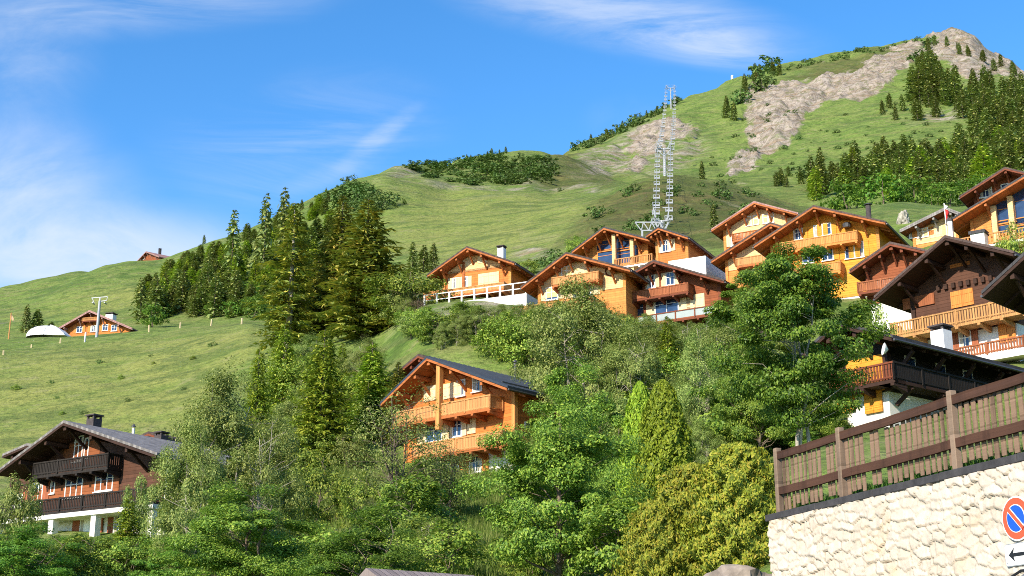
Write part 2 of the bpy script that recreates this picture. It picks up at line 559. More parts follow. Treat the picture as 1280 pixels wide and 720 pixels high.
def ground_noise(X, Y, Z):
    px, py = project(X, Y, Z)
    jx = px + 10 * fbm(X / 30, Y / 30, 3) * np.clip(Y / 400, 0, 1.6)
    jy = py + 7 * fbm(X / 26, Y / 26, 9) * np.clip(Y / 400, 0, 1.6)
    rock = zone(jx, jy, ROCK, 6)
    bare = zone(jx, jy, BARE, 9)
    scrub = zone(jx, jy, SCRUB, 12)
    dry = zone(jx, jy, DRY, 30)
    amp = np.interp(Y, [5, 20, 60, 150, 300, 900], [0.0, 0.05, 0.25, 0.5, 0.9, 2.2])
    lam = np.interp(Y, [5, 60, 300, 900], [4, 9, 22, 45])
    z = amp * fbm(X / 9, Y / 9, 21, 3) * np.clip(1 - Y / 250, 0, 1) + amp * fbm(X / 24, Y / 24, 33, 4) * np.clip(Y / 150, 0, 1)
    terr = (1 - np.abs(fbm(X / 16 + 0.4 * fbm(X / 40, Y / 40, 5), Y / 24, 41, 4))) - 0.7
    z = z + rock * terr * 11 + rock * 3.0 * fbm(X / 7, Y / 7, 51, 3) + bare * terr * 2.0
    sheep = np.abs(fbm(X / 60 + 0.0, (Z + 0.15 * X) / 3.2, 61, 2))
    z = z + 0.55 * sheep * np.clip((Y - 120) / 200, 0, 1) * (1 - rock)
    gul = (1 - np.abs(fbm(X / 38 + .25 * fbm(X / 60, Y / 90, 7), Y / 130, 87, 3)) * 2.2)
    z = z - np.interp(Y, [180, 300, 600, 900], [0, 1.6, 5.0, 6.0]) * np.clip(gul - .45, 0, 1) * (1 - .4 * rock)
    z = z + scrub * 0.9 * fbm(X / 4, Y / 4, 71, 2)
    return z, rock, bare, scrub, dry


nz, m_rock, m_bare, m_scrub, m_dry = ground_noise(Xm, Dm, Zb)
Zg = Zb + nz
LD = np.arange(len(DG), dtype=float)


def ground(X, Y):
    """height of the built ground sheet at a point (bilinear in the sheet)"""
    u = float(np.interp(X / Y, UG, UI))
    d = float(np.interp(Y, DG, LD))
    i, j = min(int(d), len(DG) - 2), min(int(u), len(UG) - 2)
    f, g = d - i, u - j
    return float((Zg[i, j] * (1 - g) + Zg[i, j + 1] * g) * (1 - f) + (Zg[i + 1, j] * (1 - g) + Zg[i + 1, j + 1] * g) * f)


def hit(px, py, dmin=20.0, dmax=1000.0):
    """first point of the ground sheet along the sight line of a photo pixel"""
    u, v = cam_ray(px, py)
    j = float(np.interp(u, UG, UI))
    j0 = min(int(j), len(UG) - 2)
    g = j - j0
    zc = Zg[:, j0] * (1 - g) + Zg[:, j0 + 1] * g
    above = zc > CAMZ + v * DG
    k = np.where(above & (DG > dmin) & (DG < dmax))[0]
    if not len(k): return None
    D = DG[k[0]]
    return Vector((u * D, D, float(zc[k[0]])))


nr, nc = Dm.shape
idx = np.arange(nr * nc).reshape(nr, nc)
quads = np.stack([idx[:-1, :-1], idx[:-1, 1:], idx[1:, 1:], idx[1:, :-1]], -1).reshape(-1, 4)
gme = np_mesh('hillside', np.stack([Xm, Dm, Zg], -1).reshape(-1, 3), quads, smooth=True)
for nm, arr in (('rock', m_rock), ('bare', m_bare), ('scrub', m_scrub), ('dry', m_dry)):
    at_ = gme.attributes.new(nm, 'FLOAT', 'POINT')
    at_.data.foreach_set('value', arr.ravel().astype(np.float32))


def ground_mat():
    m, t, out = new_mat('meadow grass and rock')
    g = t.node('ShaderNodeNewGeometry')
    P = g.outputs['Position']
    A = lambda n: t.node('ShaderNodeAttribute', attribute_name=n).outputs['Fac']
    big, mid, fine = t.noise(P, 0.02, 5, 0.6), t.noise(P, 0.11, 5, 0.65), t.noise(P, 0.9, 5, 0.7)
    strat = t.noise(t.mapping(P, scale=(0.035, 0.035, 0.5)), 1.0, 4, 0.6, 0.6)
    green = t.mix(t.maprange(big, 0.35, 0.65), (0.095, 0.170, 0.030), (0.140, 0.210, 0.042))
    green = t.mix(t.maprange(mid, 0.35, 0.7), green, (0.185, 0.235, 0.058))
    green = t.mix(t.math('MULTIPLY', t.maprange(strat, 0.50, 0.62), 0.65), green, (0.16, 0.165, 0.06))
    green = t.mix(t.math('MULTIPLY', A('dry'), t.maprange(mid, 0.3, 0.6, 0.35, 0.95)), green, (0.235, 0.250, 0.066))
    green = t.mix(t.math('MULTIPLY', t.maprange(fine, 0.50, 0.60), 0.45), green, (0.045, 0.075, 0.016))
    green = t.mix(t.math('MULTIPLY', t.maprange(fine, 0.45, 0.34), 0.3), green, (0.2, 0.19, 0.08))
    tuft = t.noise(P, 0.28, 4, 0.7)
    green = t.mix(t.math('MULTIPLY', t.maprange(tuft, 0.54, 0.60), t.math('SUBTRACT', 0.55, t.math('MULTIPLY', A('dry'), 0.3))), green, (0.05, 0.085, 0.02))
    green = t.mix(t.math('MULTIPLY', t.maprange(tuft, 0.43, 0.35), 0.55), green, (0.23, 0.225, 0.10))
    blot = t.noise(t.mapping(P, scale=(0.05, 0.05, 0.16)), 1.0, 5, 0.68, 0.8)
    green = t.mix(t.math('MULTIPLY', t.maprange(blot, 0.52, 0.60), 0.5), green, (0.05, 0.092, 0.024))
    heath = t.mix(t.maprange(mid, 0.4, 0.6), (0.065, 0.070, 0.022), (0.115, 0.092, 0.040))
    heath = t.mix(t.maprange(strat, 0.45, 0.6), heath, (0.06, 0.075, 0.02))
    col = t.mix(t.math('MULTIPLY', A('scrub'), t.maprange(fine, 0.3, 0.6, 0.6, 1.0)), green, heath)
    stone = t.mix(t.maprange(mid, 0.35, 0.65), (0.25, 0.205, 0.16), (0.36, 0.315, 0.265))
    stone = t.mix(t.maprange(strat, 0.5, 0.62), stone, (0.24, 0.18, 0.12))
    ck = t.noise(t.mapping(P, rot=(0, R(25), R(20)), scale=(0.16, 0.16, 0.07)), 1.0, 6, 0.68, 0.9)
    crack = t.maprange(t.math('ABSOLUTE', t.math('SUBTRACT', ck, 0.5)), 0.0, 0.035, 1.0, 0.0)
    stone = t.mix(t.math('MULTIPLY', crack, 0.75), stone, (0.085, 0.07, 0.055))
    stone = t.mix(t.math('MULTIPLY', t.maprange(tuft, 0.52, 0.62), 0.7), stone, (0.12, 0.125, 0.05))
    col = t.mix(t.math('MULTIPLY', A('bare'), t.maprange(mid, 0.42, 0.56)), col, stone)
    patch = t.noise(P, 0.05, 7, 0.72, 0.6)
    rk = t.maprange(t.math('ADD', A('rock'), t.math('MULTIPLY', t.math('SUBTRACT', patch, 0.5), 2.6)), 0.30, 0.74, 0, 1, True)
    col = t.mix(rk, col, stone)
    h = t.math('ADD', t.math('MULTIPLY', mid, 2.5), fine)
    principled(t, out, col, 0.95, 0.1, h, 0.9, 0.6)
    return m


gme.materials.append(ground_mat())
hill = link('hillside', gme)
tag(hill, kind='structure')
# flat valley floor behind and beside the camera, out to the horizon
vb = MB()
vb.add([(-6000, -6000, -0.35), (6000, -6000, -0.35), (6000, 6000, -0.35), (-6000, 6000, -0.35)], [(0, 1, 2, 3)])
tag(vb.build('valley_ground', plain('valley grass', (0.08, 0.12, 0.03), 0.95, 0.4, 0.05)), kind='structure')

# ------------------------------------------------------------------ chalets
M_PANE = glass_mat()
M_WHITE = plain('white paint', (0.78, 0.77, 0.73), 0.6, 0.06)
M_CURT = plain('pale curtain cloth', (0.42, 0.38, 0.32), .9, .2, 3)
M_PLASTER = plain('white plaster', (0.74, 0.71, 0.65), 0.85, 0.1, 1.2)
M_CREAM = plain('cream boards', (0.70, 0.52, 0.30), 0.7, 0.15, 2)
M_BLACK = boards('black stained timber', (0.022, 0.017, 0.014), 0.16, 0, 0.5)
M_GREYMETAL = plain('grey metal', (0.45, 0.46, 0.47), 0.45, 0.15, 2, 0.5, 0.6)
M_DARKMETAL = plain('dark metal', (0.05, 0.05, 0.055), 0.5, 0.3, 2, 0.5)
M_BRICKCH = plain('chimney render', (0.62, 0.6, 0.56), 0.85, 0.2, 4)
M_BROWNCH = plain('dark chimney block', (0.06, 0.05, 0.05), 0.85, 0.3, 4)


class Chalet:
    """timber house: gable facade in the local plane y=0 facing -y, body behind it"""
    def __init__(s, name, label, tip, D, yaw, le, re, L, oh=1.6, side=1.1, drop=9.0, split=None, wall=None, low=None, roof=None, under=None,
                 barge=None, trim=None, group='timber chalets on the hillside', back=0.8, thick=0.26, purlins=5, brackets=True, gable=None, sidewall=None, beams=True, ridge_cap=True, lift=0.0):
        s.yaw = R(yaw)
        s.ex, s.ey = Vector((math.cos(s.yaw), math.sin(s.yaw), 0)), Vector((-math.sin(s.yaw), math.cos(s.yaw), 0))
        T = at(*tip, D)
        s.O = T + s.ey * oh
        s.O.z = 0.0
        s.oh, s.L, s.back = oh, L, back
        s.zr = T.z
        s.xl, s.zl = s.loc(*le, -oh)
        s.xr, s.zr2 = s.loc(*re, -oh)
        # the house stands on the ground under its front edge, or on the given drop below the ridge
        s.zb = T.z - drop
        s.O.z = s.zb
        s.zr -= s.zb; s.zl -= s.zb; s.zr2 -= s.zb
        s.root = thing(name, s.O, s.yaw, label, 'chalet', group)
        s.wl, s.wr = s.xl + side, s.xr - side
        s.trim, s.wallm = trim, wall
        z_at = lambda x: s.zr + (s.zl - s.zr) * x / s.xl if x < 0 else s.zr + (s.zr2 - s.zr) * x / s.xr
        s.z_at = z_at
        zs = split if split is not None else 0.4
        bt = -7.0
        t = thick
        s.split = zs
        # timber storey walls under the roof, plastered storey below
        MB().prism([(s.wl, zs), (s.wr, zs), (s.wr, z_at(s.wr) - t), (0, s.zr - t), (s.wl, z_at(s.wl) - t)], 0, L).build('wall', wall, s.root)
        MB().box(s.wl + .08, s.wr - .08, .08, L - .08, bt, zs).build('ground_storey', low or M_PLASTER, s.root)
        if gable:
            gz, gm = gable
            x0 = s.xl * (s.zr - gz) / (s.zr - s.zl) * .93
            x1 = s.xr * (s.zr - gz) / (s.zr - s.zr2) * .93
            x0, x1 = max(x0, s.wl), min(x1, s.wr)
            MB().prism([(x0, gz), (x1, gz), (x1, z_at(x1) - t - .12), (0, s.zr - t - .12), (x0, z_at(x0) - t - .12)], -0.05, -0.002).build('gable_panel', gm, s.root)
        # roof: rafters deck with tiles on top, bargeboards, purlins, brackets
        y0, y1 = -oh, L + back
        xl, xr, zl, zr2, zr = s.xl, s.xr, s.zl, s.zr2, s.zr
        dk = MB().prism([(xl, zl - t), (0, zr - t), (xr, zr2 - t), (xr, zr2 - .07), (0, zr - .07), (xl, zl - .07)], y0 + .02, y1 - .02).build('roof', under or trim, s.root)
        MB().prism([(xl - .08, zl - .07), (0, zr - .068), (xr + .08, zr2 - .07), (xr + .08, zr2 + .11), (0, zr + .13), (xl - .08, zl + .11)], y0 - .05, y1 + .05).build('roof_covering', roof, dk)
        s.roofobj = dk
        bm_ = barge or trim
        b = .34
        MB().prism([(xl, zl - t - .0), (0, zr - t - .0), (0, zr - .075), (xl, zl - .075)], y0 - .06, y0 + .015).build('bargeboard', bm_, dk)
        MB().prism([(0.001, zr - t - .0), (xr, zr2 - t - .0), (xr, zr2 - .075), (0.001, zr - .075)], y0 - .06, y0 + .015).build('bargeboard', bm_, dk)
        if beams:
            k = purlins // 2
            spots = [(0.0, .3)] + [(xl * (i + .75) / (k + .6), .24) for i in range(k)] + [(xr * (i + .75) / (k + .6), .24) for i in range(k)]
            for x, w in spots:
                if not (s.wl - .9 < x < s.wr + .9): continue
                z = z_at(x) - t - .02
                MB().box(x - w / 2, x + w / 2, y0 + .12, 0.3, z - .30, z - .02).build('purlin', bm_, dk)
                if brackets and s.wl - .1 < x < s.wr + .1:
                    MB().bar((x, -.02, z - 1.35), (x, y0 * .72, z - .26), .16, .18).build('bracket', bm_, dk)
            n = max(4, int(L / 1.1))
            for sx, xe in ((-1, xl), (1, xr)):
                m = MB()
                for i in range(n):
                    y = .2 + (L - .3) * i / (n - 1)
                    xi = s.wl if sx < 0 else s.wr
                    m.bar((xi, y, z_at(xi) - t - .08), (xe - sx * .1, y, z_at(xe) - t - .08), .14, .16)
                m.build('rafter_tails', bm_, dk)
            g = MB().tube([(xl - .12, y0, zl - .16), (xl - .12, y1, zl - .16)], .08, 6).build('gutter', M_DARKMETAL, dk)
            g = MB().tube([(xr + .12, y0, zr2 - .16), (xr + .12, y1, zr2 - .16)], .08, 6).build('gutter', M_DARKMETAL, dk)
        # corner posts of crossed logs
        for x in (s.wl, s.wr):
            MB().box(x - .16, x + .16, -.14, .2, zs, z_at(x) - t - .05).build('corner_post', trim, s.root)

    def loc(s, px, py, y=0.0):
        """local x and height of a photo pixel on the plane y of this house (O.z included)"""
        u, v = cam_ray(px, py)
        d = Vector((u, 1, v))
        p0 = s.O + s.ey * y
        k = (Vector((p0.x, p0.y, 0))).dot(s.ey) / d.dot(s.ey)
        P = Vector((0, 0, CAMZ)) + d * k
        return (P - p0).dot(s.ex), P.z - s.O.z

    def loc_side(s, px, py, x):
        """local y and height of a photo pixel on the side plane x"""
        u, v = cam_ray(px, py)
        d = Vector((u, 1, v))
        p0 = s.O + s.ex * x
        k = (Vector((p0.x, p0.y, 0))).dot(s.ex) / d.dot(s.ex)
        P = Vector((0, 0, CAMZ)) + d * k
        return (P - p0).dot(s.ey), P.z - s.O.z

    def window(s, px, py, w, h, frame=None, shutters=None, bars=2, y=0.0, closed=False, pane=None, at_=None):
        x, z = s.loc(px, py, y) if at_ is None else at_
        frame = frame or M_WHITE
        yo = y - .03
        if closed:
            for sg in (-1, 1):
                sh = MB().box(x + sg * .01, x + sg * w / 2, yo - .06, yo + .028, z - h / 2, z + h / 2).build('shutter', shutters, s.root)
                MB().box(x + sg * .08, x + sg * (w / 2 - .06), yo - .085, yo - .061, z - h * .32, z - h * .22).box(x + sg * .08, x + sg * (w / 2 - .06), yo - .085, yo - .061, z + h * .22, z + h * .32).build('batten', shutters, sh)
            return
        m = MB()
        f = .09
        m.box(x - w / 2, x + w / 2, yo - .05, yo + .028, z + h / 2 - f, z + h / 2).box(x - w / 2, x + w / 2, yo - .05, yo + .028, z - h / 2, z - h / 2 + f)
        m.box(x - w / 2, x - w / 2 + f, yo - .049, yo + .027, z - h / 2 + f, z + h / 2 - f).box(x + w / 2 - f, x + w / 2, yo - .049, yo + .027, z - h / 2 + f, z + h / 2 - f)
        for i in range(1, bars):
            xx = x - w / 2 + w * i / bars
            m.box(xx - .04, xx + .04, yo - .048, yo + .026, z - h / 2 + f, z + h / 2 - f)
        if bars and h > 1.0 and bars < 4:
            m.box(x - w / 2 + f, x + w / 2 - f, yo - .03, yo + .025, z + h * .12 - .025, z + h * .12 + .025)
        fo = m.build('window', frame, s.root)
        MB().box(x - w / 2 + f * .5, x + w / 2 - f * .5, yo - .005, yo + .029, z - h / 2 + f * .5, z + h / 2 - f * .5).build('pane', pane or M_PANE, fo)
        if frame is M_WHITE and w < 1.7 and random.random() < .6:
            for sg in (-1, 1):
                MB().box(x + sg * (w / 2 - f * .5), x + sg * w * random.uniform(.14, .3), yo - .012, yo - .006, z - h / 2 + f * .5, z + h / 2 - f * .5).build('curtain', M_CURT, fo)
        MB().box(x - w / 2 - .08, x + w / 2 + .08, yo - .14, yo + .028, z - h / 2 - .07, z - h / 2 - .002).build('sill', frame, fo)
        if shutters:
            for sg in (-1, 1):
                MB().box(x + sg * (w / 2 + .02), x + sg * (w / 2 + .02 + w * .48), yo - .06, yo + .022, z - h / 2, z + h / 2).build('shutter', shutters, s.root)

    def panel(s, px0, py0, px1, py1, mat, name='cladding_panel', y=0.0, t=.05):
        x0, z0 = s.loc(px0, py0, y)
        x1, z1 = s.loc(px1, py1, y)
        MB().box(x0, x1, y - t, y - .003, z0, z1).build(name, mat, s.root)

    def balcony(s, tl, tr, depth=1.3, rail_h=1.0, mat=None, floor=None, slat=.09, pitch=.17, joists=True, ends=(True, True), drop=0.0, cut=None, posts=0, name='balcony', xx=None, glass=False):
        """railed balcony: rail tops given as two photo pixels on its front plane"""
        xa, za = s.loc(*tl, -depth)
        xb, zb = s.loc(*tr, -depth)
        if xx: xa, xb = xx
        z = (za + zb) / 2
        zf = z - rail_h
        floor = floor or mat
        fl = MB().box(xa, xb, -depth, -.16, zf - .2, zf).build(name, floor, s.root)
        runs = [((xa, -depth), (xb, -depth))]
        if ends[0]: runs.append(((xa, -.17), (xa, -depth)))
        if ends[1]: runs.append(((xb, -depth), (xb, -.17)))
        s.rail(runs, zf, z, mat, fl, slat, pitch, cut, glass)
        if joists:
            n = max(3, int((xb - xa) / 1.5) + 1)
            for i in range(n):
                x = xa + .15 + (xb - xa - .3) * i / (n - 1)
                MB().add([(x - .11, -depth - .05, zf - .22), (x + .11, -depth - .05, zf - .22), (x + .11, -.02, zf - .22), (x - .11, -.02, zf - .22),
                          (x - .11, -depth - .05, zf - .36), (x + .11, -depth - .05, zf - .36), (x + .11, -.02, zf - .62), (x - .11, -.02, zf - .62)],
                         [(0, 1, 2, 3), (7, 6, 5, 4), (0, 4, 5, 1), (1, 5, 6, 2), (2, 6, 7, 3), (3, 7, 4, 0)]).build('joist', floor, fl)
        return fl, xa, xb, zf

    def rail(s, runs, z0, z1, mat, parent, slat=.09, pitch=.17, cut=None, glass=False):
        for (xa, ya), (xb, yb) in runs:
            m = MB()
            a, b = Vector((xa, ya, 0)), Vector((xb, yb, 0))
            ln = (b - a).length
            d = (b - a).normalized()
            up = lambda z: Vector((0, 0, z))
            m.bar(a + up(z1 - .05), b + up(z1 - .05), .14, .10)
            if glass:
                gm = MB().bar(a + up((z0 + z1) / 2), b + up((z0 + z1) / 2), .02, (z1 - z0) - .2)
                gm.build('glass_panel', plain('frosted balcony glass', (0.30, 0.34, 0.32), .25, .08, 1, .5), parent)
            else:
                m.bar(a + up(z0 + .12), b + up(z0 + .12), .08, .10)
                n = max(2, int(ln / pitch))
                off = d.cross(Vector((0, 0, 1))) * .0
                for i in range(n):
                    p = a + d * (ln * (i + .5) / n)
                    m.bar(p + up(z0 + .02), p + up(z1 - .1), slat, .035, up=d.cross(Vector((0, 0, 1))))
            k = max(1, round(ln / 2.4))
            for i in range(k + 1):
                p = a + d * (ln * i / k)
                m.bar(p + up(z0 - .05), p + up(z1 + .04), .13, .13, up=(0, 1, 0))
            m.build('railing', mat, parent)

    def chimney(s, px, py_top, y, w=.8, mat=None, cap=None, x=None, pipe=False, h=None, name='chimney'):
        """chimney through the roof: its top at a photo pixel, standing at local depth y"""
        x, z = s.loc(px, py_top, y)
        zb = s.z_at(max(s.xl, min(s.xr, x))) - .5
        z = max(z, zb + 1.0)
        if pipe:
            c = MB().tube([(x, y, zb), (x, y, z)], w / 2, 10).build(name, mat or M_DARKMETAL, s.roofobj)
            MB().tube([(x, y, z + .08), (x, y, z + .14), (x, y, z + .3)], [w * .8, w * .75, .05], 10).build('cowl', cap or M_DARKMETAL, c)
        else:
            c = MB().box(x - w / 2, x + w / 2, y - w / 2, y + w / 2, zb, z).build(name, mat or M_BRICKCH, s.roofobj)
            m = MB().box(x - w * .62, x + w * .62, y - w * .62, y + w * .62, z + .22, z + .32)
            for sx in (-1, 1):
                for sy in (-1, 1):
                    m.box(x + sx * w * .4 - .07, x + sx * w * .4 + .07, y + sy * w * .4 - .07, y + sy * w * .4 + .07, z - .01, z + .221)
            m.build('chimney_cap', cap or M_BROWNCH, c)

    def info(s):
        g = ground(s.O.x, s.O.y)
        return f'width {s.xr - s.xl:.1f} (l {s.xl:.1f} r {s.xr:.1f}) rise {s.zr - s.zl:.1f}/{s.zr - s.zr2:.1f} ridge {s.zr + s.zb:.1f} base {s.zb:.1f} ground {g:.1f}'


ORANGE = boards('orange larch logs', (0.52, 0.165, 0.035), 0.26)
HONEY = boards('honey spruce logs', (0.58, 0.225, 0.055), 0.24)
YELLOW = boards('yellow spruce boards', (0.66, 0.27, 0.03), 0.24)
REDBROWN = boards('red brown logs', (0.24, 0.07, 0.025), 0.25)
DARKBROWN = boards('dark brown weathered logs', (0.088, 0.038, 0.022), 0.25, 2, 0.4)
PALE = boards('pale spruce boards', (0.74, 0.48, 0.23), 0.2)
UP_HONEY = boards('honey upright boards', (0.56, 0.24, 0.07), 0.17, 0)
UP_PALE = boards('pale upright boards', (0.54, 0.255, 0.09), 0.16, 0)
UP_RED = boards('red brown upright boards', (0.30, 0.10, 0.04), 0.16, 0)
UP_TAN = boards('tan upright boards', (0.44, 0.225, 0.08), 0.16, 0)
BEAM = boards('orange beam timber', (0.36, 0.115, 0.032), 0.5, 2, 0.25)
BEAM_RED = boards('red beam timber', (0.16, 0.045, 0.02), 0.5, 2, 0.25)
BEAM_DARK = boards('dark beam timber', (0.040, 0.019, 0.012), 0.5, 2, 0.3)
SHUT = boards('orange shutters', (0.60, 0.22, 0.05), 0.14, 0, 0.2)
SHUT_CREAM = boards('cream shutters', (0.74, 0.56, 0.32), 0.14, 0, 0.15)
SHUT_RED = boards('brown shutters', (0.32, 0.10, 0.045), 0.14, 0, 0.2)
T_BROWN = tiles_mat('brown roof tiles', (0.075, 0.05, 0.042))
T_GREY = tiles_mat('grey shingle roof', (0.20, 0.185, 0.175), 0.28, 0.4)
T_DARK = tiles_mat('charcoal roof tiles', (0.045, 0.043, 0.045))
T_RED = tiles_mat('faded red roof tiles', (0.30, 0.17, 0.15))
T_BLUE = plain('blue black roof metal', (0.020, 0.028, 0.042), 0.5, 0.2, 2, 0.5)

houses = {}


def chalet(key, *a, **k):
    c = Chalet(*a, **k)
    houses[key] = c
    print('HOUSE', key, c.info())
    return c


# dark chalet, lower left
c = chalet('dark left', 'old_chalet', 'dark brown chalet with grey shingle roof and black balconies at the lower left', (80, 527.5), 98, -34, (-3, 590), (196, 568), 10.5, oh=2.2, side=1.2, drop=8.9, split=2.3,
           wall=DARKBROWN, roof=T_GREY, under=BEAM_DARK, barge=BEAM_DARK, trim=BEAM_DARK)
OLDO = boards('old orange brown logs', (0.24, 0.075, 0.025), 0.26)
c.panel(81, 556, 124, 580, OLDO)
c.panel(30, 630, 150, 598, OLDO)
c.window(99, 561, .95, 1.9, bars=2); c.window(46, 616, 1.5, 1.5, bars=3, shutters=SHUT_RED); c.window(93, 609, 1.9, 1.5, bars=3); c.window(131, 601, 1.9, 1.5, bars=3)
c.window(109, 560, .5, 1.5, frame=M_WHITE, bars=0)
c.window(67, 607, .5, 1.2, bars=0)
c.balcony((43, 579), (136, 566), 1.3, .95, M_BLACK, slat=.12, pitch=.17)
f, xa, xb, zf = c.balcony((-6, 634), (194, 605.5), 1.6, .95, M_BLACK, floor=M_BLACK, slat=.09, pitch=.17, joists=False)
MB().box(xa - .1, xb + .1, -1.75, .05, zf - .52, zf - .21).build('terrace_edge', M_PLASTER, c.root)
for x in (xa + .4, (xa + xb) / 2 - 2, (xa + xb) / 2 + 2.5, xb - .3):
    MB().box(x - .25, x + .25, -1.6, -1.1, -6, zf - .52).build('pier', M_PLASTER, c.root)
c.window(110, 657, 1.6, 1.9, bars=0, shutters=SHUT_RED, pane=M_WHITE); c.window(28, 672, 1.3, 1.3, shutters=SHUT_RED)
c.window(150, 655, 1.2, 1.5, shutters=SHUT_RED)
c.chimney(118, 524, 3.0, .8, M_BROWNCH); c.chimney(202, 545, 10.8, .8, M_BROWNCH); c.chimney(167, 535, 7.5, .22, M_WHITE, pipe=True)
MB().tube([(c.wr + .1, -.2, c.zr2 - .6), (c.wr + .1, -.2, 2.5)], .07, 8).build('downpipe', M_WHITE, c.root)

c = chalet('hut behind dark left', 'grey_roofed_hut', 'low hut with flat grey roof peeping out left behind the dark chalet', (34, 556), 114, -34, (4, 569), (66, 560), 8, drop=4.2, wall=DARKBROWN, roof=T_GREY, under=BEAM_DARK, trim=BEAM_DARK, oh=.8, side=.5)
c = chalet('gable behind dark left', 'red_roofed_hut', 'small hut with red gable just showing over the grey shingle roof', (186, 541), 122, -34, (173, 547), (203, 547), 6, drop=4.5, wall=REDBROWN, roof=T_BROWN, under=BEAM_RED, trim=BEAM_RED, oh=.7, side=.4, purlins=3)

# centre chalet with the blue black metal roof
c = chalet('centre', 'metal_roofed_chalet', 'orange chalet with blue-black metal roof among the trees in the middle', (534, 447), 105, -42, (476.5, 504), (634, 484), 11.5, oh=1.9, side=1.0, drop=10.2, split=2.6,
           wall=ORANGE, roof=T_BLUE, under=BEAM, barge=BEAM, trim=UP_HONEY, gable=None)
sm = MB()
for i in range(26):
    y = -1.8 + i * .55
    sm.bar((.1, y, c.zr + .125), (c.xr, y, c.zr2 + .135), .05, .05)
sm.build('standing_seams', T_BLUE, c.roofobj)
MB().bar((c.xr * .86, -1.2, c.z_at(c.xr * .86) + .16), (c.xr * .86, 12, c.z_at(c.xr * .86) + .16), .1, .16).build('snow_guard', M_DARKMETAL, c.roofobj)
for w in ((538, 492, 1.3, 1.2, True), (566, 488, 1.9, 1.2, True)):
    c.window(w[0], w[1], w[2], w[3], shutters=SHUT_CREAM, closed=True)
c.window(577, 485, .9, 1.3); c.window(597, 480, 1.0, 1.2)
c.window(543, 541, 1.8, 1.5, shutters=SHUT_CREAM); c.window(572, 534, 1.0, 1.5, shutters=SHUT_CREAM)
c.window(590, 530, .9, 1.5, shutters=SHUT_CREAM, closed=True)
f, xa, xb, zf = c.balcony((492, 519), (613, 489.5), 1.5, 1.0, UP_PALE, floor=BEAM, slat=.145, pitch=.16)
f2, xa2, xb2, zf2 = c.balcony((516, 561), (628, 533), 1.7, 1.0, UP_PALE, floor=BEAM, slat=.145, pitch=.16, xx=None)
xm, zm = c.loc(549, 470, -1.6)
MB().box(xm - .2, xm + .2, -1.75, -1.35, zf - 1.0, c.z_at(xm) - .3).build('balcony_post', UP_HONEY, c.root)
# the balcony runs on round the right-hand side
sf = MB().box(c.wr + .17, c.wr + 1.5, -1.69, c.L - .5, zf2 - .2, zf2 - .002).build('side_balcony', BEAM, c.root)
c.rail([((c.wr + 1.5, -1.7), (c.wr + 1.5, c.L - .5))], zf2, zf2 + 1.0, UP_PALE, sf, .145, .16)
for y in (1.6, 3.6, 6.3, 9):
    fo = MB().box(c.wr + .01, c.wr + .07, y - .5, y + .5, zf2 + .7, zf2 + 2.1).build('window', M_WHITE, c.root)
    MB().box(c.wr + .05, c.wr + .08, y - .4, y + .4, zf2 + .8, zf2 + 2.0).build('pane', M_PANE, fo)
    MB().box(c.wr + .01, c.wr + .09, y + .52, y + .98, zf2 + .7, zf2 + 2.1).build('shutter', SHUT_CREAM, c.root)
c.window(565, 583, 1.6, 1.4, shutters=SHUT); c.window(595, 580, 1.3, 1.3, shutters=SHUT)
c.chimney(644, 454, 10.0, .25, M_DARKMETAL, pipe=True)
c = chalet('behind centre', 'red_gabled_chalet', 'dark red gable end of a chalet mostly hidden behind the blue-black metal roof', (523, 444), 120, -42, (486.5, 474), (572, 462), 8, drop=8, wall=REDBROWN, roof=T_BROWN, under=BEAM_RED, trim=BEAM_RED, oh=1.2)

# chalet alone on the left of the upper row, white railed terrace
c = chalet('upper left', 'chalet', 'orange chalet with pale gable and white railed terrace, left end of the upper row', (583.6, 308.8), 150, -25, (534.6, 343.8), (643, 328.6), 10.5, oh=1.7, side=1.3, drop=7.2, split=1.2,
           wall=ORANGE, roof=T_BROWN, under=BEAM, barge=BEAM, trim=HONEY, gable=(5.1, PALE))
c.window(570, 354, 1.0, 1.3, shutters=SHUT_CREAM); c.window(580, 353, 1.0, 1.3, shutters=SHUT_CREAM); c.window(611, 348.5, 2.6, 1.4, shutters=SHUT_CREAM, closed=True)
c.window(583, 327, 1.5, 1.1, shutters=SHUT_CREAM, closed=True); c.window(604, 324, 1.2, .9, shutters=SHUT_CREAM, closed=True)
c.balcony((530, 365.5), (630, 352.4), 1.9, .8, UP_PALE, floor=BEAM, slat=.15, pitch=.165)
x0, z0 = c.loc(529, 382, -3.4); x1, _ = c.loc(658, 365, -3.4)
tb = MB().box(x0, x1, -3.4, .3, -7, z0 - .1).build('terrace', M_PLASTER, c.root)
m = MB()
n = 9
for i in range(n):
    x = x0 + .1 + (x1 - x0 - .2) * i / (n - 1)
    m.box(x - .09, x + .09, -3.35, -3.2, z0 - .099, z0 + 1.15)
m.box(x0, x1, -3.32, -3.23, z0 + 1.151, z0 + 1.25).box(x0, x1, -3.31, -3.24, z0 + .5, z0 + .58)
m.build('railing', M_WHITE, tb)
c.chimney(627, 311, 6.5, .8, M_WHITE)
xe, ze = c.loc(580, 320, 0)
MB().box(xe - .16, xe + .16, -.12, .0 - .051, 1.4, c.z_at(xe) - .5).build('centre_post', BEAM, c.root)

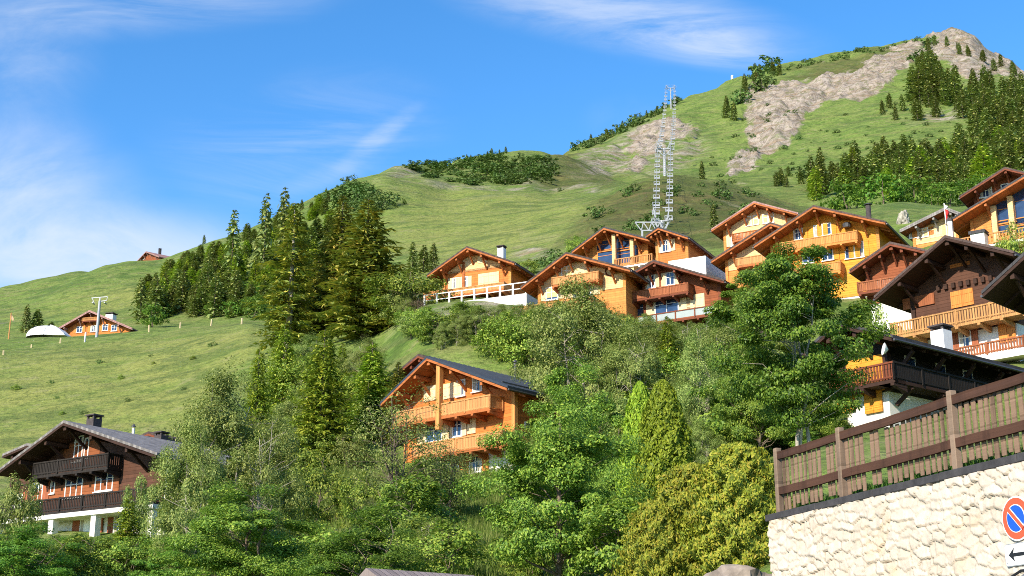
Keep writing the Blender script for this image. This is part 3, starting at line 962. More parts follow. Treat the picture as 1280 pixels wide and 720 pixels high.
# front pair: honey chalet with the long deck and the red brown one right of it
c = chalet('honey pair', 'chalet', 'honey coloured chalet with cream gable, deck on white posts reaching out to the left', (708, 316.4), 137, -27, (651.7, 359), (787.6, 336.8), 12, oh=1.7, side=1.3, drop=8.6, split=1.2,
           wall=HONEY, roof=T_BROWN, under=BEAM, barge=BEAM, trim=HONEY, gable=(4.6, PALE))
c.window(709, 340, 1.3, 1.3, shutters=SHUT_CREAM); c.window(728, 336, 1.2, 1.2, shutters=SHUT_CREAM, closed=True); c.window(690, 367, 1.4, 1.4, shutters=SHUT_CREAM); c.window(728, 362, 2.0, 1.5, shutters=SHUT_CREAM)
c.balcony((690, 347), (748, 338.7), 1.2, .85, UP_PALE, floor=BEAM, slat=.15, pitch=.165)
f, xa, xb, zf = c.balcony((641, 385), (742, 370), 2.6, .85, UP_PALE, floor=BEAM, slat=.15, pitch=.165, joists=False)
for x in (xa + .3, xa + 2.6, xa + 5):
    MB().tube([(x, -2.4, -7), (x, -2.4, zf - .2)], .13, 10).build('deck_post', M_WHITE, c.root)
wm = MB()
wx, wz = c.loc(763, 338, -.1)
wm.tube([(wx + .55 * math.cos(k * math.pi / 10), -.1, wz + .55 * math.sin(k * math.pi / 10)) for k in range(21)], .07, 6)
wm.build('wheel_ornament', BEAM_RED, c.root)

c = chalet('red pair', 'chalet', 'red-brown chalet with carved balcony and wide blue windows, lowest of the upper cluster', (817, 326), 136, -32, (783, 345.5), (904.8, 351), 11, oh=1.7, side=1.2, drop=9.4, split=2.4,
           wall=REDBROWN, roof=T_BROWN, under=BEAM_RED, barge=BEAM_RED, trim=BEAM_RED)
c.window(814.5, 352, .9, 1.4, shutters=SHUT_CREAM); c.window(838, 348.5, 1.0, 1.4, shutters=SHUT_CREAM); c.window(803, 387, 1.3, 1.6, bars=1); c.window(833.5, 382, 2.7, 1.6, bars=2, shutters=SHUT_CREAM)
c.window(869.7, 377, 2.0, 1.5, shutters=SHUT_CREAM, closed=True)
c.balcony((789, 365.5), (860, 352.5), 1.4, .9, UP_RED, floor=BEAM_RED, slat=.14, pitch=.165)
c.balcony((797, 393), (893, 384), 1.6, .9, BEAM_RED, floor=BEAM_RED, glass=True)
c.window(849, 414, 1.3, 1.2, shutters=SHUT)

# back pair: big glazed gable and its lower wing
c = chalet('glazed', 'chalet', 'dark roofed chalet with tall blue gable windows, behind the honey coloured one', (754.8, 284.5), 155, -28, (715, 314.5), (812, 299.3), 10, oh=1.9, side=1.1, drop=9.0, split=.8,
           wall=HONEY, roof=T_DARK, under=BEAM, barge=BEAM, trim=HONEY)
c.window(777, 304, 2.1, 1.9, frame=HONEY, bars=1); c.window(779, 320, 2.1, 2.0, frame=HONEY, bars=1); c.window(755, 307.5, 2.0, 1.4, frame=HONEY, bars=1); c.window(757, 322, 2.1, 2.0, frame=HONEY, bars=1); c.window(794, 313, 1.0, 1.4, frame=HONEY, bars=1)
c.balcony((768, 323.5), (815, 317.5), 1.4, 1.0, UP_PALE, floor=M_PLASTER, slat=.07, pitch=.2)
for px in (768, 790.5):
    x, z = c.loc(px, 318, -1.0)
    MB().box(x - .22, x + .22, -1.2, -.8, -2, c.z_at(x) - .4).build('gable_post', PALE, c.root)
c = chalet('glazed wing', 'chalet', 'orange chalet with one gable window above a white terrace wall, right of the glazed gable', (822.8, 284.5), 150, -28, (808, 294.4), (860, 296.5), 11, oh=1.5, side=.7, drop=9.0, split=5.0, low=M_WHITE,
           wall=ORANGE, roof=T_DARK, under=BEAM_RED, barge=BEAM, trim=HONEY)
c.window(832, 307.5, 1.2, 1.4, shutters=SHUT_CREAM)
wb = MB().box(c.wr - 1.8, c.wr + 2.6, -1.3, c.L, -6, 4.9).build('terrace_wall', M_WHITE, c.root)

# yellow chalet, its left wing and the one behind
c = chalet('yellow', 'chalet', 'large bright yellow-orange chalet with wide brown roof above the biggest green tree', (1017, 257.8), 135, -30, (942.6, 307.3), (1106.6, 277.8), 12.5, oh=1.8, side=1.3, drop=10.6, split=1.0,
           wall=YELLOW, roof=T_BROWN, under=BEAM, barge=BEAM, trim=HONEY)
c.window(1023, 288.5, 1.0, 1.3, shutters=YELLOW); c.window(1033.5, 286.5, 1.0, 1.3, shutters=YELLOW); c.window(998, 293, 1.0, 1.3, shutters=YELLOW)
c.window(1062.5, 313.5, 1.05, 1.7, shutters=YELLOW); c.window(1073.6, 312, 1.05, 1.7, shutters=YELLOW); c.window(1034.6, 317, 1.2, 1.5, shutters=YELLOW); c.window(1010, 321, 1.2, 1.5, shutters=YELLOW)
c.balcony((975, 304), (1071, 287.5), 1.3, .95, UP_HONEY, floor=HONEY, slat=.15, pitch=.17)
c.balcony((975, 339), (1050, 325), 1.3, .95, UP_HONEY, floor=HONEY, slat=.15, pitch=.17)
lx, lz = c.loc(1058.5, 281, -.5)
MB().tube([(lx, -.5, lz - .3), (lx, -.5, lz + .1), (lx, -.5, lz + .3)], [.4, .45, .1], 10).build('lantern', M_DARKMETAL, c.root)
c.chimney(1085, 257, 8.5, .55, M_BROWNCH, pipe=True)
c = chalet('yellow wing', 'chalet', 'honey chalet with cream gable tucked in left of the large yellow-orange one', (962.7, 279), 143, -30, (889.5, 326), (1020, 296), 10, oh=1.5, side=1.2, drop=8.6, split=1.6,
           wall=HONEY, roof=T_BROWN, under=BEAM, barge=BEAM, trim=HONEY, gable=(4.4, PALE))
c.balcony((920, 324), (985, 312), 1.3, .9, UP_PALE, floor=BEAM, slat=.15, pitch=.17)
c.window(936, 343, 1.4, 1.4, shutters=SHUT)
c = chalet('cream gable', 'chalet', 'chalet with cream upper gable and orange eaves behind the large yellow-orange one', (942.6, 252.6), 156, -30, (889.5, 287.3), (997, 267), 10, oh=1.5, side=1.1, drop=8.0, split=1.0,
           wall=ORANGE, roof=T_RED, under=BEAM, barge=BEAM, trim=HONEY, gable=(4.6, PALE))
for px, py in ((936, 276.5), (945, 275), (964, 272.5), (957, 273.5)):
    c.window(px, py, .7, 1.2, frame=M_WHITE, bars=1)
c.balcony((915, 292), (985, 281), 1.2, .85, BEAM, floor=BEAM, slat=.13, pitch=.17)
c.window(922, 300, 1.6, 1.4, shutters=SHUT_CREAM)

# red brown chalet and the dark brown chalet, right
c = chalet('red right', 'chalet', 'red-brown chalet with plain boarded gable between the yellow-orange chalet and the dark brown one', (1112.5, 303.8), 113, -33, (1063, 338), (1158, 314), 9, oh=1.5, side=1.0, drop=8.2, split=3.5,
           wall=REDBROWN, roof=T_BROWN, under=BEAM_RED, barge=BEAM_RED, trim=BEAM_RED)
c.balcony((1072, 354), (1130, 343), 1.1, .9, UP_RED, floor=BEAM_RED, slat=.15, pitch=.17)
c.window(1105, 357, 1.3, 1.2, shutters=SHUT_RED)

c = chalet('dark right', 'chalet', 'dark brown chalet with long carved tan balcony over a white storey with orange shutters', (1181.7, 296), 92, -46, (1094, 371.5), (1266.8, 316), 11, oh=2.6, side=1.5, drop=10.2, split=3.9,
           wall=DARKBROWN, roof=T_BROWN, under=BEAM_DARK, barge=BEAM_DARK, trim=BEAM_DARK)
c.panel(1130, 388, 1168, 366, UP_RED, name='garage_panel', t=.12)
c.window(1203, 373, 1.7, 1.2, shutters=SHUT, closed=True)
c.panel(1188, 336, 1212, 326, ORANGE, name='gable_hatch')
f, xa, xb, zf = c.balcony((1113, 400), (1280, 374.5), 1.6, 1.0, UP_TAN, floor=UP_TAN, slat=.13, pitch=.2, xx=(c.loc(1113, 400, -1.6)[0], c.wr + 1.5))
m = MB()
for i in range(8):
    px = 1174 + i * 9.3
    x, z = c.loc(px, 361 - i * 1.8, 0)
    m.box(x - .13, x + .13, -.22, -.003, z - .18, z + .2)
m.build('beam_ends', BEAM_DARK, c.root)
c.window(1207, 425, .95, 1.3, shutters=SHUT_RED); c.window(1259, 414, 1.2, 1.5, shutters=SHUT, closed=True)
f, xa, xb, zf = c.balcony((1188, 437), (1280, 418.5), 1.3, .8, UP_RED, floor=M_PLASTER, slat=.13, pitch=.2, joists=False, xx=(c.loc(1188, 437, -1.3)[0], c.wr + 1.0))
MB().box(xa, xb, -1.35, .05, zf - .5, zf - .21).build('terrace_edge', M_PLASTER, c.root)

# black balcony chalet below it
c = chalet('black balcony', 'chalet', 'chalet with black side balcony under a wide dark eave behind the picket fence', (1046, 404), 78, -51, (1000, 446), (1115, 421), 14, oh=1.7, side=1.7, drop=8.2, split=4.1,
           wall=M_BLACK, roof=T_DARK, under=BEAM_DARK, barge=BEAM_DARK, trim=BEAM_DARK)
MB().box(c.wl + .3, c.wr - .25, -.05, -.003, 4.2, 6.3).build('cladding_panel', YELLOW, c.root)
f, xa, xb, zf = c.balcony((1010, 472), (1107, 455.5), 1.2, 1.0, BEAM_RED, floor=BEAM_DARK, slat=.13, pitch=.2, xx=(c.wl, c.wr + 1.3), ends=(True, False))
sb = MB().box(c.wr + .17, c.wr + 1.3, -1.19, c.L - 2.2, zf - .2, zf - .002).build('side_balcony', BEAM_DARK, c.root)
c.rail([((c.wr + 1.3, -1.2), (c.wr + 1.3, c.L - 2.2))], zf, zf + 1.0, M_BLACK, sb, .12, .16)
for y in (0.5, 3.5, 6.5, 9.5):
    MB().bar((c.wr + .1, y, zf - 1.1), (c.wr + 1.25, y, zf - .28), .18, .2).build('brace', BEAM_DARK, sb)
    MB().bar((c.wr + .1, y, c.zr2 - 1.7), (c.xr - .2, y, c.zr2 - .4), .18, .2).build('bracket', BEAM_DARK, c.roofobj)
for y in (2.2, 5.2, 8.0):
    fo = MB().box(c.wr + .01, c.wr + .07, y - .5, y + .5, zf + .3, zf + 2.0).build('window', M_WHITE, c.root)
    MB().box(c.wr + .05, c.wr + .08, y - .42, y + .42, zf + .4, zf + 1.9).build('pane', M_PANE, fo)
for px in (1058, 1092):
    c.window(px, 500, 1.2, 1.5, shutters=YELLOW, closed=True)
c.chimney(1176, 414, 6.0, .9, M_WHITE)
dm = MB()
dx, dz = c.loc(1110, 437, -1.5)
dm.tube([(dx, -1.5, dz), (dx - .1, -1.62, dz + .02), (dx - .16, -1.7, dz + .04)], [.06, .28, .36], 14)
dm.build('satellite_dish', M_WHITE, c.root)

# near roof corner at the right edge
c = chalet('near right', 'chalet', 'near chalet roof corner with charcoal tiles and black underside, cut off by the right edge', (1335, 268), 68, -45, (1229, 366), (1420, 300), 10, oh=2.0, side=1.6, drop=9.5, split=2.5,
           wall=M_BLACK, roof=T_DARK, under=BEAM_DARK, barge=BEAM_DARK, trim=BEAM_DARK)

# top right group
c = chalet('glass right', 'chalet', 'chalet at the top right with bright orange bargeboard, tall blue windows and white spindled balcony', (1330, 190), 122, -35, (1184, 278), (1440, 215), 12, oh=2.0, side=1.8, drop=12.5, split=2.6,
           wall=HONEY, roof=T_DARK, under=BEAM, barge=BEAM, trim=HONEY)
c.window(1254, 265, 2.3, 2.4, frame=HONEY, bars=1); c.window(1276, 257, 2.2, 4.0, frame=HONEY, bars=1); c.window(1254, 284, 2.3, 1.4, frame=HONEY, bars=1); c.window(1276, 282, 2.2, 1.6, frame=HONEY, bars=1)
for px in (1243, 1265):
    x, z = c.loc(px, 272, -.4)
    MB().box(x - .25, x + .25, -.6, -.1, 2.6, c.z_at(x) - .4).build('gable_post', PALE, c.root)
c.balcony((1192, 297), (1300, 283), 1.9, 1.1, UP_PALE, floor=M_PLASTER, slat=.12, pitch=.3, joists=False)
for px, py, w, mm in ((1224, 294, 1.3, M_WHITE), (1187.5, 277, .4, M_WHITE)):
    x, z = c.loc(px, py, -2.3)
    p = MB().box(x - w / 2, x + w / 2, -2.3 - w / 2, -2.3 + w / 2, -7, z).build('pillar', mm, c.root)
    MB().box(x - w * .6, x + w * .6, -2.3 - w * .6, -2.3 + w * .6, z + .002, z + .3).build('pillar_cap', T_DARK, p)
c = chalet('dark red top', 'chalet', 'dark red chalet gable at the top right, above the bright orange bargeboard', (1256, 210), 146, -33, (1200, 246), (1330, 228), 9, oh=1.9, side=1.2, drop=8.5, split=1.0,
           wall=REDBROWN, roof=T_BROWN, under=BEAM_RED, barge=BEAM_RED, trim=BEAM_RED)
c.window(1232, 240, 1.5, 1.3); c.window(1260, 236, 1.5, 1.3)
c = chalet('flag chalet', 'chalet', 'small tan chalet with pale grey roof edge, behind the red and white flag', (1182, 260), 150, -36, (1125.6, 287.8), (1200, 267), 9, oh=1.6, side=1.0, drop=6.6, split=1.0,
           wall=HONEY, roof=T_GREY, under=BEAM_RED, barge=T_GREY, trim=HONEY, gable=(3.4, PALE))
c.window(1142, 292, 1.1, 1.1); c.window(1154, 291, 1.3, 1.1, shutters=SHUT); c.window(1170, 290, 1.6, 1.3, shutters=SHUT_CREAM, closed=True)
fx, fz = c.loc(1167, 276, -.4)
MB().tube([(fx, -.4, fz - .3), (fx, -.4, fz + .1), (fx, -.4, fz + .3)], [.35, .4, .1], 10).build('lantern', M_DARKMETAL, c.root)

# far left: lift chalet and the hut on the skyline
c = chalet('lift chalet', 'mountain_restaurant', 'low orange mountain hut with pink-grey roof beside the white dome tent', (111.8, 388.3), 252, -14, (64, 415.7), (165, 410.5), 12, oh=1.4, side=1.0, drop=6.0, split=.6,
           wall=ORANGE, roof=T_RED, under=BEAM_RED, barge=T_RED, trim=BEAM_RED)
for px, py in ((99.5, 412), (131.7, 409.5), (117, 411), (143, 410)):
    c.window(px, py, 1.2, 1.2, shutters=SHUT)
c.balcony((103, 397), (122, 396.5), 1.0, .6, UP_PALE, floor=BEAM_RED)
c.chimney(139, 394, 6, 1.5, M_WHITE)
c = chalet('skyline hut', 'alpine_hut', 'small red roofed hut alone on the skyline of the left hill', (182.5, 314.5), 444, -50, (170.8, 327), (199, 321), 13, oh=1.0, side=.7, drop=5.5, split=.6,
           wall=REDBROWN, roof=T_RED, under=BEAM_RED, barge=T_RED, trim=BEAM_RED, lift=0, low=plain('rubble', (0.34, 0.3, 0.25), .9, .3, 2))
c.window(180, 322, 1.4, 1.3); c.chimney(200, 312, 7, .8, M_BROWNCH)

# ------------------------------------------------------------------ trees
BARK = plain('grey brown bark', (0.13, 0.10, 0.075), 0.95, 0.4, 6)
BARK_PALE = plain('pale grey bark', (0.30, 0.27, 0.22), 0.95, 0.35, 6)
L_SPRUCE = leaf_mat('spruce needles', [(0.074, 0.120, 0.030), (0.173, 0.222, 0.043), (0.339, 0.345, 0.055), (0.525, 0.408, 0.077)], 0.6, 0.15)
L_SPRUCE_FAR = leaf_mat('far spruce needles', [(0.079, 0.124, 0.044), (0.155, 0.209, 0.061), (0.240, 0.278, 0.073), (0.330, 0.319, 0.084)], 0.7, 0.15)
L_LIGHT = leaf_mat('young conifer needles', [(0.099, 0.170, 0.020), (0.200, 0.305, 0.029), (0.331, 0.409, 0.041), (0.465, 0.463, 0.053)], 0.6, 0.25)
L_MAPLE = leaf_mat('maple leaves', [(0.047, 0.102, 0.020), (0.126, 0.214, 0.030), (0.239, 0.340, 0.046), (0.400, 0.450, 0.063)], 0.45, 0.35)
L_BIG = leaf_mat('dark ash leaves', [(0.031, 0.072, 0.014), (0.083, 0.152, 0.020), (0.156, 0.242, 0.030), (0.260, 0.321, 0.042)], 0.45, 0.35)
L_BRIGHT = leaf_mat('ash leaves', [(0.045, 0.115, 0.017), (0.099, 0.209, 0.026), (0.166, 0.291, 0.037), (0.243, 0.352, 0.052)], 0.5, 0.4)
L_GREY = leaf_mat('willow leaves', [(0.086, 0.139, 0.034), (0.175, 0.239, 0.055), (0.292, 0.351, 0.086), (0.437, 0.451, 0.134)], 0.5, 0.3)
L_SHRUB = leaf_mat('shrub leaves', [(0.072, 0.142, 0.024), (0.160, 0.256, 0.034), (0.287, 0.372, 0.051), (0.443, 0.461, 0.078)], 0.55, 0.3)
L_THUJA = leaf_mat('thuja sprays', [(0.103, 0.174, 0.016), (0.199, 0.305, 0.023), (0.293, 0.401, 0.029), (0.380, 0.452, 0.039)], 0.6, 0.3)
L_GOLD = leaf_mat('golden cypress sprays', [(0.060, 0.094, 0.012), (0.160, 0.209, 0.022), (0.289, 0.330, 0.030), (0.379, 0.363, 0.036), (0.399, 0.297, 0.048)], 0.6, 0.3)
L_DRY = leaf_mat('dry twigs', [(0.10, 0.07, 0.045), (0.17, 0.115, 0.075), (0.24, 0.165, 0.11)], 0.8, 0.1)
L_PINE = leaf_mat('dwarf pine shrubs', [(0.045, 0.088, 0.025), (0.090, 0.157, 0.036), (0.147, 0.221, 0.050)], 0.7, 0.15)


def unit(a):
    return a / np.maximum(np.linalg.norm(a, axis=-1, keepdims=True), 1e-9)


def leaf_quads(P, N, A, ln, wd, bend=0.0):
    """diamond leaves at P with normal N, long axis A"""
    A = unit(A - N * (A * N).sum(-1, keepdims=True))
    B = np.cross(N, A)
    ln, wd = np.asarray(ln)[..., None], np.asarray(wd)[..., None]
    v0, v2 = P - A * ln * .5, P + A * ln * .5 - N * ln * bend
    m = P + A * ln * -.05 + N * ln * bend * .5
    v1, v3 = m + B * wd * .5, m - B * wd * .5
    V = np.stack([v0, v1, v2, v3], 1).reshape(-1, 3)
    return V, np.arange(len(V)).reshape(-1, 4)


def spruce(seed, H=20.0, Rb=3.6, spacing=0.42, per=6, bare=0.06, full=1.0, spray=0.85, ragged=0.3, far=False, thin=0.0):
    r = np.random.default_rng(seed)
    P, N, A, LN, WD = [], [], [], [], []
    nw = int(H * (1 - bare) / spacing)
    sect = r.uniform(0.75, 1.15, 9)
    for i in range(nw):
        h = H * bare + (H * (1 - bare) - .3) * i / (nw - 1)
        f = 1 - (h - H * bare) / (H * (1 - bare))
        Rw = Rb * (f ** 0.78) * (1 - 0.25 * max(0, f - .85) / .15) * r.uniform(.8, 1.1) + .12
        if thin and .25 < f < .95 and r.random() < thin: continue
        for k in range(per if f > .12 else 4):
            az = 2 * math.pi * (k + r.uniform(-.4, .4)) / per + i * 1.7
            ln = Rw * (1 + ragged * r.uniform(-1, .8)) * sect[int((az % 6.283) / 6.284 * 9)]
            d = np.array([math.cos(az), math.sin(az), 0])
            side = np.array([-d[1], d[0], 0])
            up0 = .35 * (1 - f) - .05
            steps = max(2, int(ln / (.42 if not far else .95)))
            for s_ in range(1, steps + 1):
                t = s_ / steps
                o = ln * t
                z = h + o * up0 - .33 * f * o * o / max(Rw, .5) + .10 * o * t
                p = d * o + np.array([0, 0, z])
                sz = spray * (.55 + .65 * (1 - abs(t - .45))) * min(1, .4 + Rw / 2.2)
                for sg in ((-1, 1) if s_ < steps else (0,)):
                    for q in range(1 if far else 2):
                        a = d * r.uniform(.35, 1.0) + side * sg * r.uniform(.55, 1.0) + np.array([0, 0, r.uniform(-.75, .05)])
                        a /= np.linalg.norm(a)
                        n = np.array([0, 0, 1.0]) + d * r.uniform(-.1, .5) + r.normal(0, .28, 3)
                        n /= np.linalg.norm(n)
                        L = sz * r.uniform(.7, 1.25)
                        P.append(p + a * L * .42 + r.normal(0, .05, 3)); N.append(n); A.append(a); LN.append(L); WD.append(L * (r.uniform(.26, .42) if not far else .6))
                if not far and r.random() < .6:      # hanging twig
                    L = sz * r.uniform(.5, .9)
                    P.append(p + np.array([0, 0, -L * .4])); N.append(d + r.normal(0, .4, 3)); A.append(np.array([0, 0, -1.0]) + d * .25); LN.append(L); WD.append(L * .32)
    P, N, A = np.array(P), unit(np.array(N)), unit(np.array(A))
    V, F = leaf_quads(P, N, A, np.array(LN), np.array(WD), .12)
    tr = MB().tube([(0, 0, -1.5), (0, 0, H * .3), (.05, 0, H * .7), (0, 0, H)], [H * .016, H * .013, H * .006, .02], 7)
    for k in range(0 if far else 26):
        h = H * r.uniform(bare, .75)
        az = r.uniform(0, 6.28)
        ln = Rb * (1 - h / H) * r.uniform(.5, .9)
        tr.tube([(0, 0, h), (math.cos(az) * ln, math.sin(az) * ln, h - .12 * ln)], [.05, .015], 4, False)
    return V, F, tr, H, Rb


def grow(seed, H, Rx, cb, n_leaf, leaf, clumps=60, cr=.16, flat=.65, limbs=16, up=.6, open_=0.0, narrow=.5, lobes=.3, trunk=.02, lw=.55, stems=1):
    """broadleaf tree: trunk, limbs to each clump, leaves spread through the clumps"""
    r = np.random.default_rng(seed)
    cz, az_ = H * (cb + 1) / 2, H * (1 - cb) / 2
    C = []
    ph = r.uniform(0, 6.28, 6)
    while len(C) < clumps:
        v = r.normal(0, 1, 3)
        v /= np.linalg.norm(v)
        th = math.atan2(v[1], v[0])
        lob = 1 + lobes * (math.sin(3 * th + ph[0] + 3 * v[2]) * .5 + math.sin(5 * th + ph[1] - 4 * v[2]) * .35 + r.normal(0, .35))
        rad = (r.uniform(0.12, 1) ** .42) * lob
        rad = min(rad, 1.12)
        q = np.array([v[0] * Rx * rad, v[1] * Rx * rad, cz + v[2] * az_ * min(rad, 1.0)])
        taper = 1 - narrow * max(0, (q[2] - cz) / az_) ** 1.5 - .25 * max(0, (cz - q[2]) / az_) ** 2
        q[:2] *= taper
        C.append(q)
    C = np.array(C)
    tr = MB()
    heads = []
    for s_ in range(stems):
        off = r.normal(0, Rx * .10, 2) if stems > 1 else np.zeros(2)
        lean = r.normal(0, Rx * (.12 if stems == 1 else .3), 2)
        top = H * r.uniform(.72, .9)
        pts, rad = [], []
        for t in np.linspace(-.04, 1, 9):
            w = r.normal(0, .02 * H, 2) * (t > 0)
            pts.append((off[0] + lean[0] * max(t, 0) + w[0] * .5, off[1] + lean[1] * max(t, 0) + w[1] * .5, t * top if t > 0 else -1.2))
            rad.append(max(.015, H * trunk * (1 - .85 * max(t, 0)) * (1.25 if t <= 0.03 else 1) / math.sqrt(stems)))
        tr.tube(pts, rad, 8)
        heads.append((np.array(pts), rad))
    for i, c in enumerate(C[:limbs * 3]):
        pts, rad = heads[i % stems]
        zt = np.clip(c[2] - r.uniform(.15, .5) * math.hypot(c[0], c[1]) - .05 * H, H * .12, pts[-1][2] * .95)
        b = np.array([np.interp(zt, pts[:, 2], pts[:, k]) for k in range(3)])
        r0 = float(np.interp(zt, pts[:, 2], rad)) * (.5 if i < limbs else .28)
        mid = (b + c) / 2 + r.normal(0, .05 * Rx, 3) + np.array([0, 0, .06 * H * r.uniform(-.3, 1)])
        tr.tube([tuple(b), tuple(mid), tuple(c)], [max(.02, r0), max(.014, r0 * .55), .01], 5, False)
    per = n_leaf // clumps
    sz = r.uniform(.6, 1.35, clumps)
    k = np.repeat(np.arange(clumps), per)
    off = r.normal(0, 1, (len(k), 3))
    off = unit(off) * (r.uniform(0, 1, (len(k), 1)) ** .45)
    rads = cr * Rx * sz[k][:, None] * 1.9
    P = C[k] + off * rads * np.array([1, 1, flat])
    out = unit(P - np.array([0, 0, cz]))
    N = unit(np.array([0, 0, up]) + out * .45 + off * .5 + r.normal(0, .42, P.shape))
    A = unit(out * .6 + r.normal(0, .6, P.shape) + np.array([0, 0, -.35]))
    L = leaf * r.uniform(.55, 1.35, len(P)) * r.uniform(.75, 1.3, clumps)[k]
    if open_:
        keep = r.random(len(P)) > open_ * (1 - np.clip(np.linalg.norm(off, axis=1), 0, 1))
        P, N, A, L = P[keep], N[keep], A[keep], L[keep]
    V, F = leaf_quads(P, N, A, L, L * lw, .1)
    return V, F, tr, H, Rx


def plume(seed, H, Rx, n, ln, tips=1, power=.6, feather=.35, droop=0.0, lump=.14):
    """thuja or cypress: upright feathery sprays in a shell over a pointed column"""
    r = np.random.default_rng(seed)
    t = r.uniform(0, 1, n) ** 1.15
    az = r.uniform(0, 2 * math.pi, n)
    prof = np.minimum(1, (1 - t) ** power * 1.15) * (1 - .35 * np.exp(-t * 9))
    bump = 1 + lump * 1.1 * np.sin(az * 5 + t * 17 + seed) + lump * .9 * np.sin(az * 9 - t * 31) + lump * .6 * np.sin(az * 17 + t * 53)
    deep = 1 - r.uniform(0, 1, n) ** 2.2 * .45
    rad = Rx * prof * bump * deep
    P = np.stack([np.cos(az) * rad, np.sin(az) * rad, t * H], -1)
    out = np.stack([np.cos(az), np.sin(az), np.zeros(n)], -1)
    tan = np.stack([-np.sin(az), np.cos(az), np.zeros(n)], -1)
    A = unit(out * r.uniform(.3, 1, (n, 1)) * feather * 2 + np.array([0, 0, 1.0]) * (1 - droop * r.uniform(0, 1.6, (n, 1))) + r.normal(0, .3, (n, 3)))
    N = unit(out + tan * r.normal(0, .7, (n, 1)) + r.normal(0, .3, (n, 3)))
    L = ln * r.uniform(.6, 1.3, n)
    V, F = leaf_quads(P, N, A, L, L * .36, .15)
    tr = MB().tube([(0, 0, -.8), (0, 0, H * .8)], [H * .015, .02], 6)
    return V, F, tr, H, Rx


KINDS = {}


def kind(key, data, leafm, bark=BARK, single=False):
    V, F, tr, H, Rr = data
    key_n = key.replace(' ', '_')
    if single:
        tv = np.array(tr.v)
        tf = [tuple(i + len(V) for i in f) for f in tr.f]
        q = np.array([f for f in tf if len(f) == 4])
        me = np_mesh(key_n, np.concatenate([V, tv]), [F, q], mat_idx=[0] * len(F) + [1] * len(q))
        me.materials.append(leafm); me.materials.append(bark)
        KINDS[key] = (me, None, H, Rr)
    else:
        cm = np_mesh('crown', V, F)
        cm.materials.append(leafm)
        tm = tr.mesh('trunk')
        tm.polygons.foreach_set('use_smooth', [True] * len(tm.polygons))
        tm.materials.append(bark)
        KINDS[key] = (cm, tm, H, Rr)


kind('spruce a', spruce(1, 20, 3.7, .40, 6, .04), L_SPRUCE)
kind('spruce b', spruce(2, 20, 3.4, .40, 6, .05, ragged=.45), L_SPRUCE)
kind('spruce thin', spruce(3, 20, 3.6, .44, 6, .10, ragged=.5, thin=.28), L_SPRUCE, BARK_PALE)
kind('light a', spruce(4, 14, 3.6, .30, 7, .01, ragged=.25, spray=.6), L_LIGHT)
kind('light b', spruce(5, 14, 3.2, .30, 7, .01, ragged=.3, spray=.62), L_LIGHT)
for i in range(4):
    kind(f'far {i}', spruce(10 + i, 12, 2.5 + .3 * (i % 2), .5, 6, .03, far=True, spray=1.15, ragged=.35), L_SPRUCE_FAR if i < 3 else L_LIGHT, single=True)
kind('maple a', grow(21, 9, 3.7, .06, 70000, .135, 95, .13, .5, 16, .75, lobes=.35), L_MAPLE)
kind('maple b', grow(22, 9, 3.7, .03, 60000, .135, 90, .13, .5, 16, .75, lobes=.4, stems=2), L_MAPLE)
kind('big open', grow(23, 10, 4.2, .13, 76000, .145, 150, .105, .45, 22, .75, lobes=.32, trunk=.018, stems=3, narrow=.42), L_BIG, BARK_PALE)
kind('ash', grow(24, 5, 2.6, .0, 26000, .13, 60, .14, .5, 12, .8, lobes=.35, stems=3), L_BRIGHT)
kind('willow a', grow(25, 8, 3.2, .02, 48000, .13, 110, .12, .8, 18, .4, lobes=.4, stems=3, lw=.4), L_GREY, BARK_PALE)
kind('willow b', grow(26, 8, 3.0, .05, 28000, .13, 95, .12, .8, 20, .4, lobes=.5, stems=4, lw=.4, open_=.4), L_GREY, BARK_PALE)
kind('airy', grow(27, 8, 3.0, .10, 7500, .13, 95, .13, .8, 30, .4, lobes=.5, stems=5, lw=.45, open_=.3, trunk=.022), L_GREY)
kind('shrub a', grow(28, 4, 2.3, -.1, 7000, .17, 50, .16, .7, 8, .6, lobes=.4, stems=3), L_SHRUB)
kind('shrub b', grow(29, 4, 2.2, -.1, 7000, .16, 55, .15, .7, 8, .5, lobes=.45, stems=3, lw=.45), L_GREY)
kind('shrub c', grow(30, 4, 2.3, -.1, 7000, .18, 50, .16, .6, 8, .7, lobes=.4, stems=2), L_MAPLE)
kind('dry shrub', grow(31, 3, 1.6, -.1, 2500, .12, 40, .18, .9, 20, .2, lobes=.4, stems=5, lw=.2), L_DRY)
kind('far bush', grow(32, 3, 2.0, -.25, 420, .5, 22, .2, .8, 0, .6, lobes=.4), L_PINE, single=True)
kind('far leafy', grow(33, 6, 3.0, -.05, 900, .5, 40, .18, .7, 0, .6, lobes=.4), L_BRIGHT, single=True)
kind('thuja', plume(41, 7, 1.05, 22000, .17, power=.5, feather=.25, lump=.09), L_THUJA)
kind('gold', plume(42, 4.6, 2.0, 34000, .18, power=.34, feather=.8, droop=.7, lump=.2), L_GOLD)


def put(key, name, X, Y, H, w=None, label=None, cat='tree', group=None, rz=None, sink=.15, tilt=0.0):
    crown, trunk, h0, r0 = KINDS[key]
    z = ground(X, Y)
    k = H / h0
    kx = k if w is None else w / (2 * r0)
    rz = random.uniform(0, 6.28) if rz is None else rz
    if trunk is None:
        o = link(name, crown)
        tag(o, label, cat, group)
    else:
        o = thing(name, (0, 0, 0), 0, label, cat, group)
        link('crown', crown, o)
        link('trunk', trunk, o)
    o.location = (X, Y, z - sink)
    o.rotation_euler = (random.uniform(-tilt, tilt), random.uniform(-tilt, tilt), rz)
    o.scale = (kx, kx, k)
    return o


